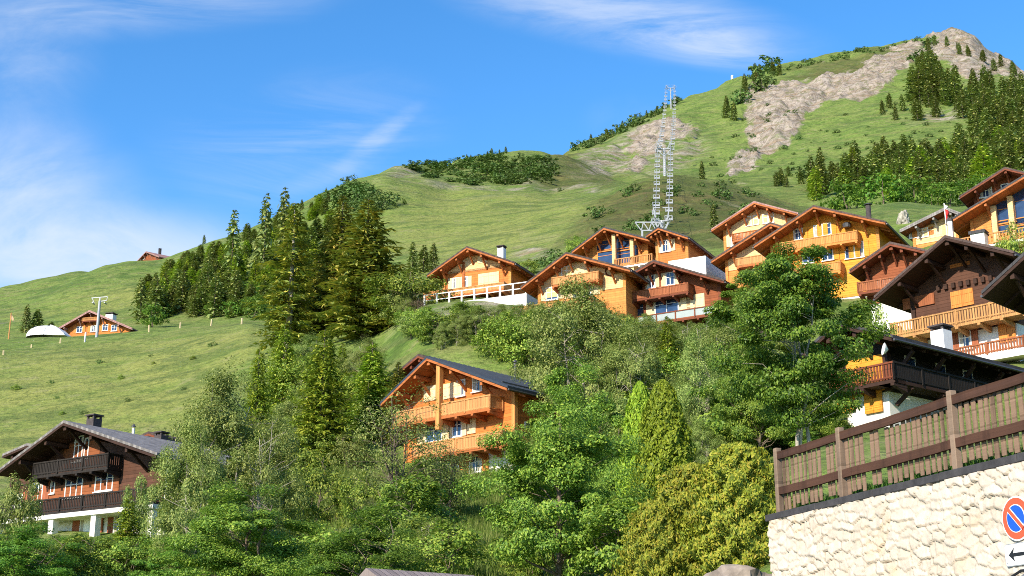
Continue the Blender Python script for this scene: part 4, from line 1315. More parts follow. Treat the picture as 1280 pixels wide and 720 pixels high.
def tree(key, name, px, top, D, w, label, cat='tree', group=None, base=None):
    """tree of given photo column, top row, distance and crown width in photo pixels"""
    u, v = cam_ray(px, (top + (base or top + 120)) / 2)
    zt = CAMZ + cam_ray(px, top)[1] * D
    z = ground(u * D, D)
    return put(key, name, u * D, D, max(1.0, zt - z + .15), w * D * 1.02 / FPX, label, cat, group)


TREES = [
    # tall spruces
    ('spruce thin', 'spruce', 366, 252, 168, 104, 'tall spruce with pale bare trunk showing, left one of the three tallest'),
    ('spruce b', 'spruce', 427, 244, 172, 86, 'slim tall spruce between the two broader tall ones'),
    ('spruce a', 'spruce', 459, 249, 160, 128, 'broad dark tall spruce, right one of the three tallest'),
    ('spruce a', 'spruce', 396, 318, 176, 60, 'dark spruce filling the gap between the pale-trunked spruce and the slim one'),
    ('spruce b', 'spruce', 488, 330, 158, 50, 'dark short spruce leaning out right of the broad tall one'),
    ('light a', 'conifer', 404, 412, 112, 108, 'broad yellow-green conifer in front of the tall dark spruces'),
    ('light b', 'conifer', 464, 428, 119, 92, 'mid green conifer just left of the blue-black metal roof', ),
    ('light a', 'conifer', 354, 404, 136, 66, 'bright green narrow conifer at the right end of the meadow'),
    ('light b', 'conifer', 322, 432, 127, 62, 'small green conifer at the lower right edge of the meadow'),
    ('spruce b', 'spruce', 497, 452, 114, 52, 'dark small spruce beside the red gable end'),
    ('light b', 'conifer', 836, 394, 106, 62, 'bright green small conifer below the blue windowed red-brown chalet'),
    # skyline spruces
    ('far 0', 'spruce', 290, 261, 330, 30, 'lone dark spruce on the skyline, leftmost of the three big ones'),
    ('far 1', 'spruce', 331, 240, 326, 31, 'dark spruce on the skyline, middle of the three big ones'),
    ('far 2', 'spruce', 354, 233, 338, 30, 'tallest dark skyline spruce, right above the pale-trunked spruce'),
    ('far 0', 'spruce', 515, 302, 224, 20, 'dark spruce left of the upper left chalet, first of a clump of three'),
    ('far 2', 'spruce', 529, 306, 222, 22, 'dark spruce left of the upper left chalet, middle of a clump of three'),
    ('far 1', 'spruce', 541, 303, 220, 20, 'dark spruce nearest the left eave of the upper left chalet'),
    ('far 1', 'spruce', 29, 380, 290, 17, 'tall dark spruce behind the white dome tent'),
    ('far 0', 'spruce', 42, 386, 292, 22, 'broad dark spruce behind the white dome tent'),
    ('far 2', 'spruce', 59, 402, 288, 13, 'smallest dark spruce behind the white dome tent, beside the low hut'),
    ('far leafy', 'leafy_tree', 188, 376, 262, 38, 'round bright green leafy tree right of the low hut at the forest edge'),
    # broadleaf
    ('big open', 'leafy_tree', 994, 306, 62, 208, 'largest tree, bright green with pale limbs, in front of the yellow-orange chalet'),
    ('maple a', 'leafy_tree', 695, 488, 50, 196, 'dense dark green tree at the bottom centre, in front of the metal roofed chalet'),
    ('maple b', 'leafy_tree', 722, 446, 80, 120, 'green tree hiding the right side of the metal roofed chalet'),
    ('willow a', 'leafy_tree', 722, 356, 100, 150, 'grey-green bushy tree below the deck of the honey coloured chalet'),
    ('willow b', 'leafy_tree', 874, 420, 82, 84, 'thin grey-green tree right behind the pair of columnar thujas'),
    ('willow a', 'leafy_tree', 790, 408, 97, 92, 'grey-green tree behind the thujas, left of the bright small conifer'),
    ('maple a', 'leafy_tree', 945, 430, 75, 90, 'dark green tree close left of the largest tree'),
    ('willow a', 'leafy_tree', 285, 468, 68, 160, 'tall grey-green tree right of the black-balconied chalet at the left'),
    ('willow a', 'leafy_tree', 240, 532, 62, 104, 'grey-green tree touching the right end of the grey shingle roof'),
    ('willow b', 'leafy_tree', 338, 520, 66, 110, 'loose grey-green tree between the meadow and the yellow grass patch'),
    ('maple b', 'leafy_tree', 300, 600, 55, 180, 'wide green tree at the bottom left below the tall grey-green one'),
    ('airy', 'leafy_tree', 505, 480, 80, 150, 'airy grey tree with thin bare branches, left in front of the metal roofed chalet'),
    ('airy', 'leafy_tree', 560, 545, 84, 100, 'bare twiggy tree below the balconies of the metal roofed chalet'),
    ('ash', 'bush', 468, 640, 47, 140, 'bright yellow-green bush above the shed roof at the bottom'),
    ('ash', 'bush', 425, 672, 46, 110, 'bright green bush at the bottom edge left of the shed roof'),
    ('ash', 'bush', 36, 660, 64, 130, 'bright green bush below the white storey in the bottom left corner'),
    ('ash', 'bush', 216, 676, 60, 100, 'bright green bush at the bottom edge under the white storey'),
    ('light b', 'conifer', 158, 618, 76, 62, 'small olive conifer in front of the white ground storey'),
    ('shrub b', 'bush', 26, 586, 88, 66, 'olive bush covering the left end of the lower black balcony'),
    ('shrub b', 'bush', 172, 586, 90, 40, 'olive bush in front of the lower black balcony, right end'),
    ('thuja', 'thuja', 801, 478, 62, 64, 'yellow-green columnar thuja, left one of the pair'),
    ('thuja', 'thuja', 830, 476, 60, 84, 'yellow-green columnar thuja, right and broader one of the pair'),
    ('gold', 'golden_cypress', 925, 556, 33, 120, 'golden-yellow cypress bush against the end of the stone wall'),
    ('gold', 'golden_cypress', 868, 582, 34.5, 125, 'golden-yellow cypress bush in the middle of the golden clump'),
    ('gold', 'golden_cypress', 822, 628, 34, 90, 'golden-yellow cypress bush at the lower left of the golden clump'),
    ('shrub a', 'bush', 1268, 276, 116, 50, 'light green bush in front of the white spindled balcony'),
    ('shrub a', 'bush', 1100, 378, 86, 50, 'green bush under the left eave of the dark brown chalet'),
    ('dry shrub', 'bush', 522, 372, 148, 34, 'bare brownish bush left of the white railed terrace'),
    ('shrub a', 'bush', 393, 562, 86, 80, 'green bush just above the yellow grass patch'),
    ('shrub c', 'bush', 372, 600, 76, 60, 'dark green bush at the left edge of the yellow grass patch'),
    ('shrub a', 'bush', 452, 588, 80, 60, 'green bush at the right edge of the yellow grass patch'),
    ('maple b', 'leafy_tree', 770, 545, 66, 70, 'green tree between the dark green centre tree and the thujas'),
]
for t in TREES:
    tree(t[0], t[1], *t[2:7], cat='bush' if t[1] == 'bush' else 'tree')

HOUSE_BOX = [(-10, 520, 205, 668, 97), (478, 440, 640, 575, 104), (522, 300, 665, 384, 149), (640, 312, 790, 378, 136), (780, 322, 905, 395, 135), (885, 248, 1000, 330, 150), (940, 255, 1150, 330, 134),
             (1062, 300, 1160, 350, 112), (1095, 295, 1290, 440, 91), (1105, 415, 1275, 475, 77), (1085, 440, 1150, 500, 77), (1050, 495, 1230, 536, 76), (1180, 220, 1290, 300, 120), (1120, 255, 1210, 300, 150), (60, 385, 168, 424, 251), (165, 312, 222, 330, 440), (390, 596, 440, 645, 400), (0, 405, 315, 560, 227)]


def clear(px, top, base, w, D):
    for x0, y0, x1, y1, d in HOUSE_BOX:
        if D < d and px + w * .42 > x0 and px - w * .42 < x1 and base > y0 and top < y1: return False
    return True


def scatter(n, poly, kinds, name, cat, hlo, hhi, label, group, wf=(1.0, 1.35), sep=.5, dmin=25, tries=60, dmax=1000, check=True, sink=.15):
    """single plants rooted on the ground inside a patch of hillside"""
    xs, ys = [p[0] for p in poly], [p[1] for p in poly]
    done = []
    for _ in range(n * tries):
        if len(done) >= n: break
        px, py = random.uniform(min(xs), max(xs)), random.uniform(min(ys), max(ys))
        if not bool(in_poly(px, py, poly)): continue
        P = hit(px, py, dmin, dmax)
        if P is None: continue
        H = random.uniform(hlo, hhi)
        key = random.choice(kinds)
        _, _, h0, r0 = KINDS[key]
        w = 2 * r0 * H / h0 * random.uniform(*wf)
        if any((P.x - q[0]) ** 2 + (P.y - q[1]) ** 2 < (sep * (w + q[2]) / 2) ** 2 for q in done): continue
        hp, wp = H * FPX / P.y, w * FPX / P.y
        if check and not clear(px, py - hp * .95, py, wp, P.y): continue
        put(key, name, P.x, P.y, H, w, label, cat, group, sink=sink, tilt=.05)
        done.append((P.x, P.y, w))
    return len(done)


FAR = ['far 0', 'far 1', 'far 2']
cnt = {}
cnt['left forest'] = scatter(95, [(165, 398), (178, 362), (235, 335), (290, 320), (330, 310), (380, 290), (420, 285), (440, 340), (420, 425), (345, 425), (310, 398)], FAR + ['far 3'], 'spruce', 'tree', 4.5, 7, 'spruce packed into the forest on the left hill behind the fence posts', 'spruces of the left hill forest', wf=(1.3, 1.8), sep=.36, check=False)
scatter(18, [(165, 402), (315, 396), (330, 385), (200, 385)], FAR, 'spruce', 'tree', 7, 10, 'spruce packed into the forest on the left hill behind the fence posts', 'spruces of the left hill forest', sep=.4)
scatter(10, [(240, 305), (300, 290), (430, 232), (440, 240), (300, 312)], FAR, 'spruce', 'tree', 2.5, 4, 'small spruce poking above the skyline of the left hill forest', 'small skyline spruces', sep=.9, check=False)
scatter(34, [(398, 252), (440, 232), (490, 258), (470, 268), (430, 262)], ['far bush'], 'alpine_shrub', 'bush', 2.5, 4.5, 'dark shrub in the patch on the slope just right of the tall spruces', 'shrubs above the tall spruces', sep=.45, check=False)
cnt['hummock'] = scatter(95, [(505, 209), (560, 206), (620, 196), (640, 205), (680, 196), (690, 215), (690, 228), (640, 232), (570, 231), (530, 222)], ['far bush'], 'alpine_shrub', 'bush', 1.4, 3.0, 'green shrub covering the rounded knoll on the middle skyline', 'shrubs on the knoll', wf=(1.7, 2.6), sep=.4, dmin=410, check=False)
scatter(6, [(570, 203), (625, 192), (640, 190), (625, 196)], FAR, 'spruce', 'tree', 2.4, 4, 'small dark spruce standing on top of the rounded knoll', 'spruces on the knoll', dmin=430, sep=2, check=False)
cnt['olive'] = scatter(60, [(175, 400), (200, 352), (300, 318), (400, 285), (430, 330), (400, 420), (345, 420), (310, 398)], ['far 3', 'far 1'], 'conifer', 'tree', 5, 9, 'olive green conifer mixed in among the darker spruces of the left hill forest', 'olive conifers of the left hill forest', sep=.38, check=False)
scatter(45, [(1010, 252), (1150, 248), (1290, 240), (1290, 190), (1190, 198), (1110, 212), (1015, 230)], ['far 3', 'far 0'], 'conifer', 'tree', 7, 12, 'olive green conifer mixed in among the spruces of the forest below the mountain', 'olive conifers below the mountain', sep=.38, dmin=230, check=False)
scatter(26, [(180, 400), (330, 398), (330, 360), (200, 370)], ['far leafy'], 'leafy_tree', 'tree', 3, 5, 'low leafy tree along the lower edge of the left hill forest', 'leafy trees of the left hill forest', sep=.6)
scatter(70, [(860, 240), (930, 120), (1000, 140), (1130, 130), (1200, 160), (1150, 200), (1000, 220)], ['far bush'], 'alpine_shrub', 'bush', .8, 2.4, 'small dark shrub dotted on the grass face of the mountain', 'shrubs dotted on the mountain', sep=1.5, dmin=420, check=False)
scatter(28, [(500, 402), (660, 398), (690, 440), (520, 440)], ['shrub a', 'shrub b', 'shrub c', 'willow a'], 'bush', 'bush', 2.6, 4.8, 'bush on the slope between the white railed terrace and the metal roofed chalet', 'bushes above the metal roof', sep=.5)
scatter(85, [(178, 366), (235, 328), (300, 303), (400, 258), (425, 290), (330, 330), (235, 362), (190, 385)], ['far 3', 'far 1', 'far 0'], 'conifer', 'tree', 3.2, 5.6, 'short olive conifer in the upper edge of the left hill forest under the skyline', 'short conifers under the left skyline', wf=(1.5, 2.1), sep=.36, check=False)
cnt['right forest'] = scatter(82, [(1010, 252), (1040, 250), (1150, 248), (1290, 240), (1290, 190), (1215, 180), (1190, 195), (1110, 205), (1015, 228)], FAR + FAR + ['far 3'], 'spruce', 'tree', 9, 15, 'spruce in the dense forest band below the mountain, behind the right chalets', 'spruces of the forest below the mountain', sep=.42, dmin=230, check=False)
scatter(16, [(1040, 262), (1110, 258), (1200, 255), (1290, 245), (1290, 252), (1150, 262)], ['far leafy'], 'leafy_tree', 'tree', 4, 8, 'light green leafy tree at the lower edge of the forest below the mountain', 'leafy trees at the forest edge', sep=.6, dmin=230, check=False)
cnt['flank'] = scatter(42, [(1200, 150), (1215, 110), (1240, 112), (1290, 128), (1290, 190), (1225, 180)], FAR, 'spruce', 'tree', 10, 16, 'dark spruce on the steep right flank of the mountain', 'spruces on the right flank', sep=.42, dmin=400, check=False)
scatter(24, [(1140, 128), (1152, 98), (1165, 85), (1180, 100), (1198, 108), (1200, 132), (1165, 136)], FAR, 'spruce', 'tree', 12, 19, 'dark spruce in the dense patch below the rocky summit', 'spruces below the summit', sep=.4, dmin=500, check=False)
scatter(9, [(1145, 85), (1155, 52), (1170, 50), (1165, 85)], FAR + ['far bush'], 'spruce', 'tree', 6, 11, 'small spruce in the green gully below the summit', 'spruces in the summit gully', sep=.5, dmin=500, check=False)
scatter(10, [(1110, 152), (1090, 148), (1125, 120), (1145, 140), (1210, 140), (1195, 150)], FAR, 'spruce', 'tree', 7, 11, 'small single spruce on the grass between the scree and the dense patch', 'scattered spruces by the scree', sep=1.2, dmin=500, check=False)
scatter(14, [(905, 155), (912, 128), (945, 92), (985, 84), (960, 110), (925, 135), (922, 152)], FAR + ['far bush'], 'spruce', 'tree', 7, 12, 'small dark spruce on the left rim of the long scree', 'spruces along the scree rim', sep=.7, dmin=500, check=False)
scatter(46, [(715, 192), (745, 175), (800, 150), (850, 125), (850, 130), (800, 156), (745, 182)], ['far bush', 'far bush', 'far 0'], 'alpine_shrub', 'bush', 2.5, 6, 'dark shrub along the mountain ridge left of the lift top', 'shrubs on the left ridge', sep=.6, dmin=600, check=False)
scatter(36, [(920, 100), (1000, 78), (1060, 65), (1150, 48), (1150, 54), (1060, 74), (1000, 86), (930, 104)], ['far bush'], 'alpine_shrub', 'bush', 1.8, 4, 'dark shrub on the grassy ridge leading to the summit', 'shrubs on the summit ridge', sep=.55, dmin=600, check=False)
scatter(10, [(1160, 46), (1280, 96), (1280, 105), (1230, 85)], FAR, 'spruce', 'tree', 5, 9, 'tiny spruce among the pale summit rocks', 'spruces on the summit rocks', sep=1.5, dmin=600, check=False)
scatter(26, [(760, 240), (835, 220), (900, 228), (980, 256), (940, 290), (760, 290)], ['far bush'], 'alpine_shrub', 'bush', 1.2, 2.6, 'low dark shrub on the heath mound behind the lift pylon', 'shrubs on the heath mound', sep=1, dmin=200, check=False)
scatter(14, [(655, 345), (690, 322), (738, 318), (742, 272), (755, 272), (745, 335), (700, 350)], ['shrub a', 'far bush'], 'bush', 'bush', 1.5, 3.2, 'green bush on the slope between the upper left chalet and the glazed one', 'bushes above the upper row', sep=.5, dmin=165)
scatter(9, [(960, 220), (1010, 215), (1000, 235), (970, 238)], FAR + ['far bush'], 'spruce', 'tree', 4, 7, 'small spruce at the left end of the forest below the mountain', 'spruces at the forest left end', sep=1, dmin=300, check=False)
for px, py, h, lab in ((878, 224, 27, 'single dark spruce on the grass right of the lift pylons'), (893, 290, 40, 'slim dark spruce just behind the orange eaves of the farthest chalet'), (650, 198, 10, 'single round tree on the left of the knoll top'), (700, 240, 7, 'single dark bush on the track below the knoll')):
    P = hit(px, py, 180)
    put('far 0' if h > 12 else 'far bush', 'spruce' if h > 12 else 'alpine_shrub', P.x, P.y, h * P.y / FPX, None, lab, 'tree' if h > 12 else 'bush')
# thicket on the slope below the chalets, tree by tree
scatter(60, [(500, 400), (560, 392), (660, 395), (690, 420), (860, 410), (920, 400), (960, 420), (960, 520), (860, 520), (700, 500), (650, 455), (560, 430), (510, 440)], ['willow a', 'willow b', 'shrub a', 'shrub b', 'maple b'], 'bush', 'bush', 4, 7, 'tall bush in the green thicket on the slope below the upper chalets', 'bushes of the upper thicket', sep=.5)
scatter(34, [(640, 560), (700, 520), (860, 520), (960, 500), (960, 570), (900, 600), (780, 620), (690, 610)], ['shrub a', 'shrub b', 'shrub c', 'willow b'], 'bush', 'bush', 3, 5.5, 'bush in the thicket behind the thujas and the golden clump', 'bushes of the middle thicket', sep=.5)
scatter(46, [(215, 600), (380, 590), (470, 590), (540, 640), (560, 735), (200, 735)], ['shrub a', 'shrub b', 'shrub c', 'willow b'], 'bush', 'bush', 2, 4.2, 'bush in the thicket at the bottom left of the yellow grass patch', 'bushes of the lower left thicket', sep=.5)
scatter(26, [(640, 640), (790, 640), (800, 735), (640, 735)], ['shrub a', 'shrub c', 'shrub b'], 'bush', 'bush', 1.6, 3.2, 'bush at the foot of the dense dark green tree in the bottom centre', 'bushes at the bottom centre', sep=.5)
scatter(24, [(-20, 680), (200, 668), (215, 735), (-20, 735)], ['shrub a', 'shrub c', 'ash'], 'bush', 'bush', 1.8, 3.4, 'bush along the bottom edge below the white ground storey', 'bushes below the dark chalet', sep=.5)
scatter(10, [(960, 560), (1010, 530), (1045, 540), (1040, 570)], ['shrub a', 'shrub c'], 'bush', 'bush', 1.2, 2.2, 'bush behind the picket fence under the largest tree', 'bushes behind the fence', sep=.5)
scatter(16, [(330, 500), (470, 470), (490, 560), (380, 600)], ['shrub a', 'light b', 'willow a'], 'bush', 'bush', 3.5, 6, 'bush between the yellow-green conifer and the airy tree', 'bushes under the conifers', sep=.5)
cnt['meadow'] = scatter(14, [(10, 460), (300, 430), (280, 480), (150, 540), (30, 520)], ['shrub a', 'far bush'], 'bush', 'bush', .4, .9, 'tiny dark weed clump on the left meadow', 'weed clumps on the meadow', sep=3, check=False)
print('SCATTER', cnt, len(bpy.data.objects))

# ------------------------------------------------------------------ stone wall, fence, sign at the right
WE, WN = Vector((.316, -.949, 0)), Vector((-.949, -.316, 0))   # along the wall towards the camera, out of its face
W0, WTOP, WLEN = Vector((5.17, 28.0, 0)), 4.93, 15.0


def wp(s, off, z):
    """point s metres along the wall, off metres in front of its face"""
    p = W0 + WE * s + WN * off
    return Vector((p.x, p.y, z))


def stone_wall():
    r = np.random.default_rng(5)
    ns, nz_ = 560, 190
    z0 = 0.4
    S, Z = np.meshgrid(np.linspace(0, WLEN, ns), np.linspace(z0, WTOP, nz_), indexing='ij')
    # irregular flat stones: jittered rows of cells, nearest and second nearest centre
    wx = S + .12 * fbm(S * 2.6, Z * 3, 3, 3)
    wz = Z + .075 * fbm(S * 3, Z * 3.4, 8, 3) + .05 * fbm(S * .8, Z * .8, 12, 2)
    ch, cw = .165, .34
    best = np.full(S.shape, 9.0); second = np.full(S.shape, 9.0); bid = np.zeros(S.shape); bz = np.zeros(S.shape)
    row0 = np.floor(wz / ch).astype(int)
    for dr in (-1, 0, 1):
        row = row0 + dr
        rowoff = _hash(row, row * 0 + 5, 1) * cw
        col0 = np.floor((wx + rowoff) / cw).astype(int)
        for dc in (-1, 0, 1):
            col = col0 + dc
            cx = (col + .5 + (_hash(col, row, 2) - .5) * .75) * cw - rowoff
            cz = (row + .5 + (_hash(col, row, 3) - .5) * .7) * ch
            d = np.abs((wx - cx) / cw) ** 1.6 + np.abs((wz - cz) / ch) ** 1.6
            d = d ** (1 / 1.6)
            m = d < best
            second = np.where(m, best, np.minimum(second, d))
            bid = np.where(m, _hash(col, row, 4), bid)
            bz = np.where(m, (wz - cz) / ch, bz)
            best = np.minimum(best, d)
    brk = np.clip(.5 + 1.5 * fbm(S * 2.2, Z * 2.6, 91, 2), 0.4, 1)
    edge = 1 - (1 - np.clip((second - best) / .085, 0, 1)) * brk
    edge = edge * edge * (3 - 2 * edge)
    tiltx = (bid * 7.1 % 1 - .5)
    tiltz = (bid * 13.7 % 1 - .2)
    h = edge * (.045 + .03 * np.floor(bid * 3) / 3) + edge * (.032 * (.5 - bz) + .05 * tiltx * ((wx / cw) % 1 - .5)) + .018 * fbm(S * 6, Z * 8, 31, 4) + .03 * fbm(S * 1.6, Z * 2.2, 35, 2)
    P = np.array(W0)[None, None] + np.array(WE)[None, None] * S[..., None] + np.array(WN)[None, None] * h[..., None]
    P[..., 2] = Z
    idx = np.arange(ns * nz_).reshape(ns, nz_)
    q = np.stack([idx[:-1, :-1], idx[:-1, 1:], idx[1:, 1:], idx[1:, :-1]], -1).reshape(-1, 4)
    me = np_mesh('stone_wall', P.reshape(-1, 3), q[:, ::-1], smooth=True)
    a = me.attributes.new('joint', 'FLOAT', 'POINT')
    a.data.foreach_set('value', (1 - edge).ravel().astype(np.float32))
    a = me.attributes.new('stone', 'FLOAT', 'POINT')
    a.data.foreach_set('value', bid.ravel().astype(np.float32))
    m, t, out = new_mat('cream relief stone')
    g = t.node('ShaderNodeNewGeometry').outputs['Position']
    n1, n2 = t.noise(g, 1.1, 5, 0.6), t.noise(g, 14, 5, 0.7)
    st = t.node('ShaderNodeAttribute', attribute_name='stone').outputs['Fac']
    c = t.mix(st, (0.46, 0.395, 0.315), (0.53, 0.465, 0.385))
    c = t.mix(t.maprange(n1, 0.55, 0.72, 0, .6), c, (0.55, 0.40, 0.23))
    c = t.mix(t.math('MULTIPLY', t.maprange(n2, 0.5, 0.75), .4), c, (0.36, 0.30, 0.24))
    c = t.mix(t.math('MULTIPLY', t.maprange(t.node('ShaderNodeAttribute', attribute_name='joint').outputs['Fac'], .3, .85), .9), c, (0.19, 0.135, 0.09))  # mortar joints; their dark brown also paints in shade between the stones
    principled(t, out, c, 0.9, 0.15, n2, 0.5, 0.02)
    me.materials.append(m)
    root = tag(link('retaining_wall', me), 'cream relief stone retaining wall with dark coping, under the picket fence', 'wall')
    body = MB()
    a, b = [wp(0, -.02, 0), wp(WLEN, -.02, 0), wp(WLEN, -.42, 0), wp(0, -.42, 0)], []
    v = [(p.x, p.y, z) for z in (0.3, WTOP - .004) for p in a]
    body.add(v, [(0, 1, 2, 3), (7, 6, 5, 4), (0, 4, 5, 1), (1, 5, 6, 2), (2, 6, 7, 3), (3, 7, 4, 0)])
    body.build('wall_core', plain('wall core render', (0.5, 0.44, 0.36), .9, .2, 4), root)
    # return of the wall going back from its far end
    rt = MB()
    a = [wp(-.02, .02, 0), wp(.38, .0, 0), wp(.38, -5, 0), wp(-.02, -5, 0)]
    v = [(p.x, p.y, z) for z in (0.3, WTOP - .01) for p in a]
    rt.add(v, [(0, 1, 2, 3), (7, 6, 5, 4), (0, 4, 5, 1), (1, 5, 6, 2), (2, 6, 7, 3), (3, 7, 4, 0)])
    rt.build('wall_return', MATS['wall core render'], root)
    cp = MB()
    L = 1.95
    n = int(WLEN / L)
    for i in range(n + 1):
        s0, s1 = -.1 + i * L, -.1 + (i + 1) * L - .012
        a = [wp(s0, .075, 0), wp(s1, .075, 0), wp(s1, -.45, 0), wp(s0, -.45, 0)]
        dz = random.uniform(-.004, .004)
        v = [(p.x, p.y, z + dz) for z in (WTOP - .002, WTOP + .13) for p in a]
        cp.add(v, [(0, 3, 2, 1), (4, 5, 6, 7), (0, 1, 5, 4), (1, 2, 6, 5), (2, 3, 7, 6), (3, 0, 4, 7)])
    cp.build('coping', plain('dark slate coping', (0.045, 0.043, 0.045), .8, .35, 5), root, bevel=.012)
    return root


stone_wall()
Z0 = WTOP + .13
WEATH = boards('weathered grey brown pickets', (0.155, 0.10, 0.066), 0.3, 2, 0.4, .0, .85, .6)
POSTM = boards('grey brown fence post', (0.19, 0.135, 0.095), 0.6, 2, 0.3, .0, .85, .5)
RAILM = boards('dark brown fence rail', (0.055, 0.026, 0.016), 0.6, 2, 0.45, .0, .8, .5)
fence = thing('picket_fence', wp(0, -.2, Z0), 0, 'weathered brown picket fence with dark rails on the stone wall', 'fence')
fo = fence.location


def fbar(m, p, q, w, h, up):
    return m.bar(Vector(p) - fo, Vector(q) - fo, w, h, up)


posts = [.12, 2.5, 5.95, 9.4, 12.85]
for s in posts:
    m = MB()
    fbar(m, wp(s, -.16, Z0 - .02), wp(s, -.16, Z0 + 1.33), .125, .125, WN)
    m.build('post', POSTM, fence, bevel=.01)
for s0, s1 in zip(posts[:-1], posts[1:]):
    for z in (1.17, .46):
        m = MB()
        k = 7
        for i in range(k):
            a, b = s0 + .064 + (s1 - s0 - .128) * i / k, s0 + .064 + (s1 - s0 - .128) * (i + 1) / k
            f = lambda s_: z - .012 * math.sin((s_ - s0) / (s1 - s0) * math.pi) + .004 * math.sin(s_ * 9)
            fbar(m, wp(a, -.14, Z0 + f(a)), wp(b, -.14, Z0 + f(b)), .055, .15, (0, 0, 1))
        m.build('rail', RAILM, fence)
np_ = 0
for s0, s1 in zip(posts[:4], posts[1:5]):
    n = int((s1 - s0 - .1) / .165)
    for i in range(n):
        if random.random() < .04: continue
        s = s0 + .1 + (s1 - s0 - .2) * (i + .5) / n + random.uniform(-.018, .018)
        t1, t2 = s + random.uniform(-.02, .02), s
        m = MB()
        fbar(m, wp(t2, -.19 + random.uniform(-.004, .004), Z0 + random.uniform(.06, .14)), wp(t1, -.19 + random.uniform(-.004, .004), Z0 + 1.12 + random.uniform(-.05, .03)), random.uniform(.085, .118), .018, WN)
        m.build('picket', WEATH, fence)

# earth bank held up by the wall
ns, nt = 70, 90
S, T = np.meshgrid(np.linspace(.2, WLEN, ns), np.linspace(0.40, 24, nt), indexing='ij')
Zk = WTOP + .05 + .245 * (T - .4) + .12 * fbm(S / 2, T / 2, 77, 3) * np.clip(T / 2, 0, 1)
P = np.array(W0)[None, None] + np.array(WE)[None, None] * S[..., None] - np.array(WN)[None, None] * T[..., None]
P[..., 2] = Zk
idx = np.arange(ns * nt).reshape(ns, nt)
q = np.stack([idx[:-1, :-1], idx[:-1, 1:], idx[1:, 1:], idx[1:, :-1]], -1).reshape(-1, 4)
bme = np_mesh('grass_bank', P.reshape(-1, 3), q, smooth=True)
bme.materials.append(bpy.data.materials['meadow grass and rock'])
for nm, val in (('rock', 0), ('bare', .1), ('scrub', 0), ('dry', .7)):
    a = bme.attributes.new(nm, 'FLOAT', 'POINT')
    a.data.foreach_set('value', np.full(ns * nt, val, np.float32))
tag(link('grass_bank', bme), kind='structure')


def bank_z(X, Y):
    v = Vector((X, Y, 0)) - W0
    s, t = v.dot(WE), -v.dot(WN)
    if -0.1 < s < WLEN and .35 < t < 24: return max(WTOP + .05 + .245 * (t - .4), ground(X, Y))
    return ground(X, Y)


# no parking sign and arrow plate screwed to the wall
def disc(m, s, z, off, rad, th=.004, seg=40):
    n0 = len(m.v)
    ring = lambda o: [wp(s + rad * math.cos(2 * math.pi * k / seg), o, z + rad * math.sin(2 * math.pi * k / seg)) for k in range(seg)]
    a, b = ring(off - th), ring(off)
    m.add(a + b, [tuple(range(seg, 2 * seg)), tuple(range(seg - 1, -1, -1))] + [(k, (k + 1) % seg, seg + (k + 1) % seg, seg + k) for k in range(seg)])
    return m


S_RED = plain('sign red', (0.72, 0.085, 0.035), .45, .08, 2, .4)
S_BLUE = plain('sign blue', (0.012, 0.085, 0.48), .45, .08, 2, .4)
S_WHITE = plain('sign white', (0.78, 0.77, 0.76), .45, .05, 2, .4)
S_BLACK = plain('sign black', (0.015, 0.015, 0.017), .5, .1, 2, .4)
sx, sz = 7.62, 4.11
sg = tag(disc(MB(), sx, sz, .12, .328, .02).build('no_parking_sign', S_WHITE), 'round red and blue no parking sign mounted on the stone wall', 'road sign')
disc(MB(), sx, sz, .126, .305).build('red_ring', S_RED, sg)
disc(MB(), sx, sz, .131, .207).build('white_line', S_WHITE, sg)
disc(MB(), sx, sz, .136, .194).build('blue_field', S_BLUE, sg)


def plank(m, pts, off, th=.004):
    """flat shape of (s,z) corners on the wall plane"""
    k = len(pts)
    a = [wp(s, off - th, z) for s, z in pts] + [wp(s, off, z) for s, z in pts]
    m.add(a, [tuple(range(k, 2 * k)), tuple(range(k - 1, -1, -1))] + [(i, (i + 1) % k, k + (i + 1) % k, k + i) for i in range(k)])
    return m


def slash(hw, L):
    c = math.sqrt(.5)
    return [(sx + (-L) * c + hw * c, sz + L * c + hw * c), (sx - L * c - hw * c, sz + L * c - hw * c), (sx + L * c - hw * c, sz - L * c - hw * c), (sx + L * c + hw * c, sz - L * c + hw * c)]


plank(MB(), slash(.042, .196), .1405).build('white_line', S_WHITE, sg)
plank(MB(), slash(.030, .215), .145).build('red_slash', S_RED, sg)
for z in (sz - .1, sz + .1):
    m = MB()
    m.bar(wp(sx - .05, .02, z), wp(sx - .05, .105, z), .06, .04)
    m.build('mounting_bracket', M_GREYMETAL, sg)
az = 3.59


def rrect(s0, s1, z0, z1, r_):
    pts = []
    for cx, cz, a0 in ((s1 - r_, z1 - r_, 0), (s0 + r_, z1 - r_, 90), (s0 + r_, z0 + r_, 180), (s1 - r_, z0 + r_, 270)):
        pts += [(cx + r_ * math.cos(R(a0 + k * 30)), cz + r_ * math.sin(R(a0 + k * 30))) for k in range(4)]
    return pts


pl = tag(plank(MB(), rrect(sx - .34, sx + .34, az - .165, az + .165, .04), .12, .02).build('arrow_plate', M_GREYMETAL), 'white plate with a black arrow pointing left, under the round sign', 'road sign')
plank(MB(), rrect(sx - .328, sx + .328, az - .153, az + .153, .035), .125).build('white_face', S_WHITE, pl)
ar = MB()
plank(ar, [(sx - .245, az), (sx - .115, az + .10), (sx - .14, az + .026), (sx + .25, az + .026), (sx + .25, az - .026), (sx - .14, az - .026), (sx - .115, az - .10)][::-1], .131)
ar.build('arrow', S_BLACK, pl)
for dx in (-.29, .29):
    for dz in (-.11, .11):
        disc(MB(), sx + dx, az + dz, .13, .009, .004, 10).build('screw', M_GREYMETAL, pl)

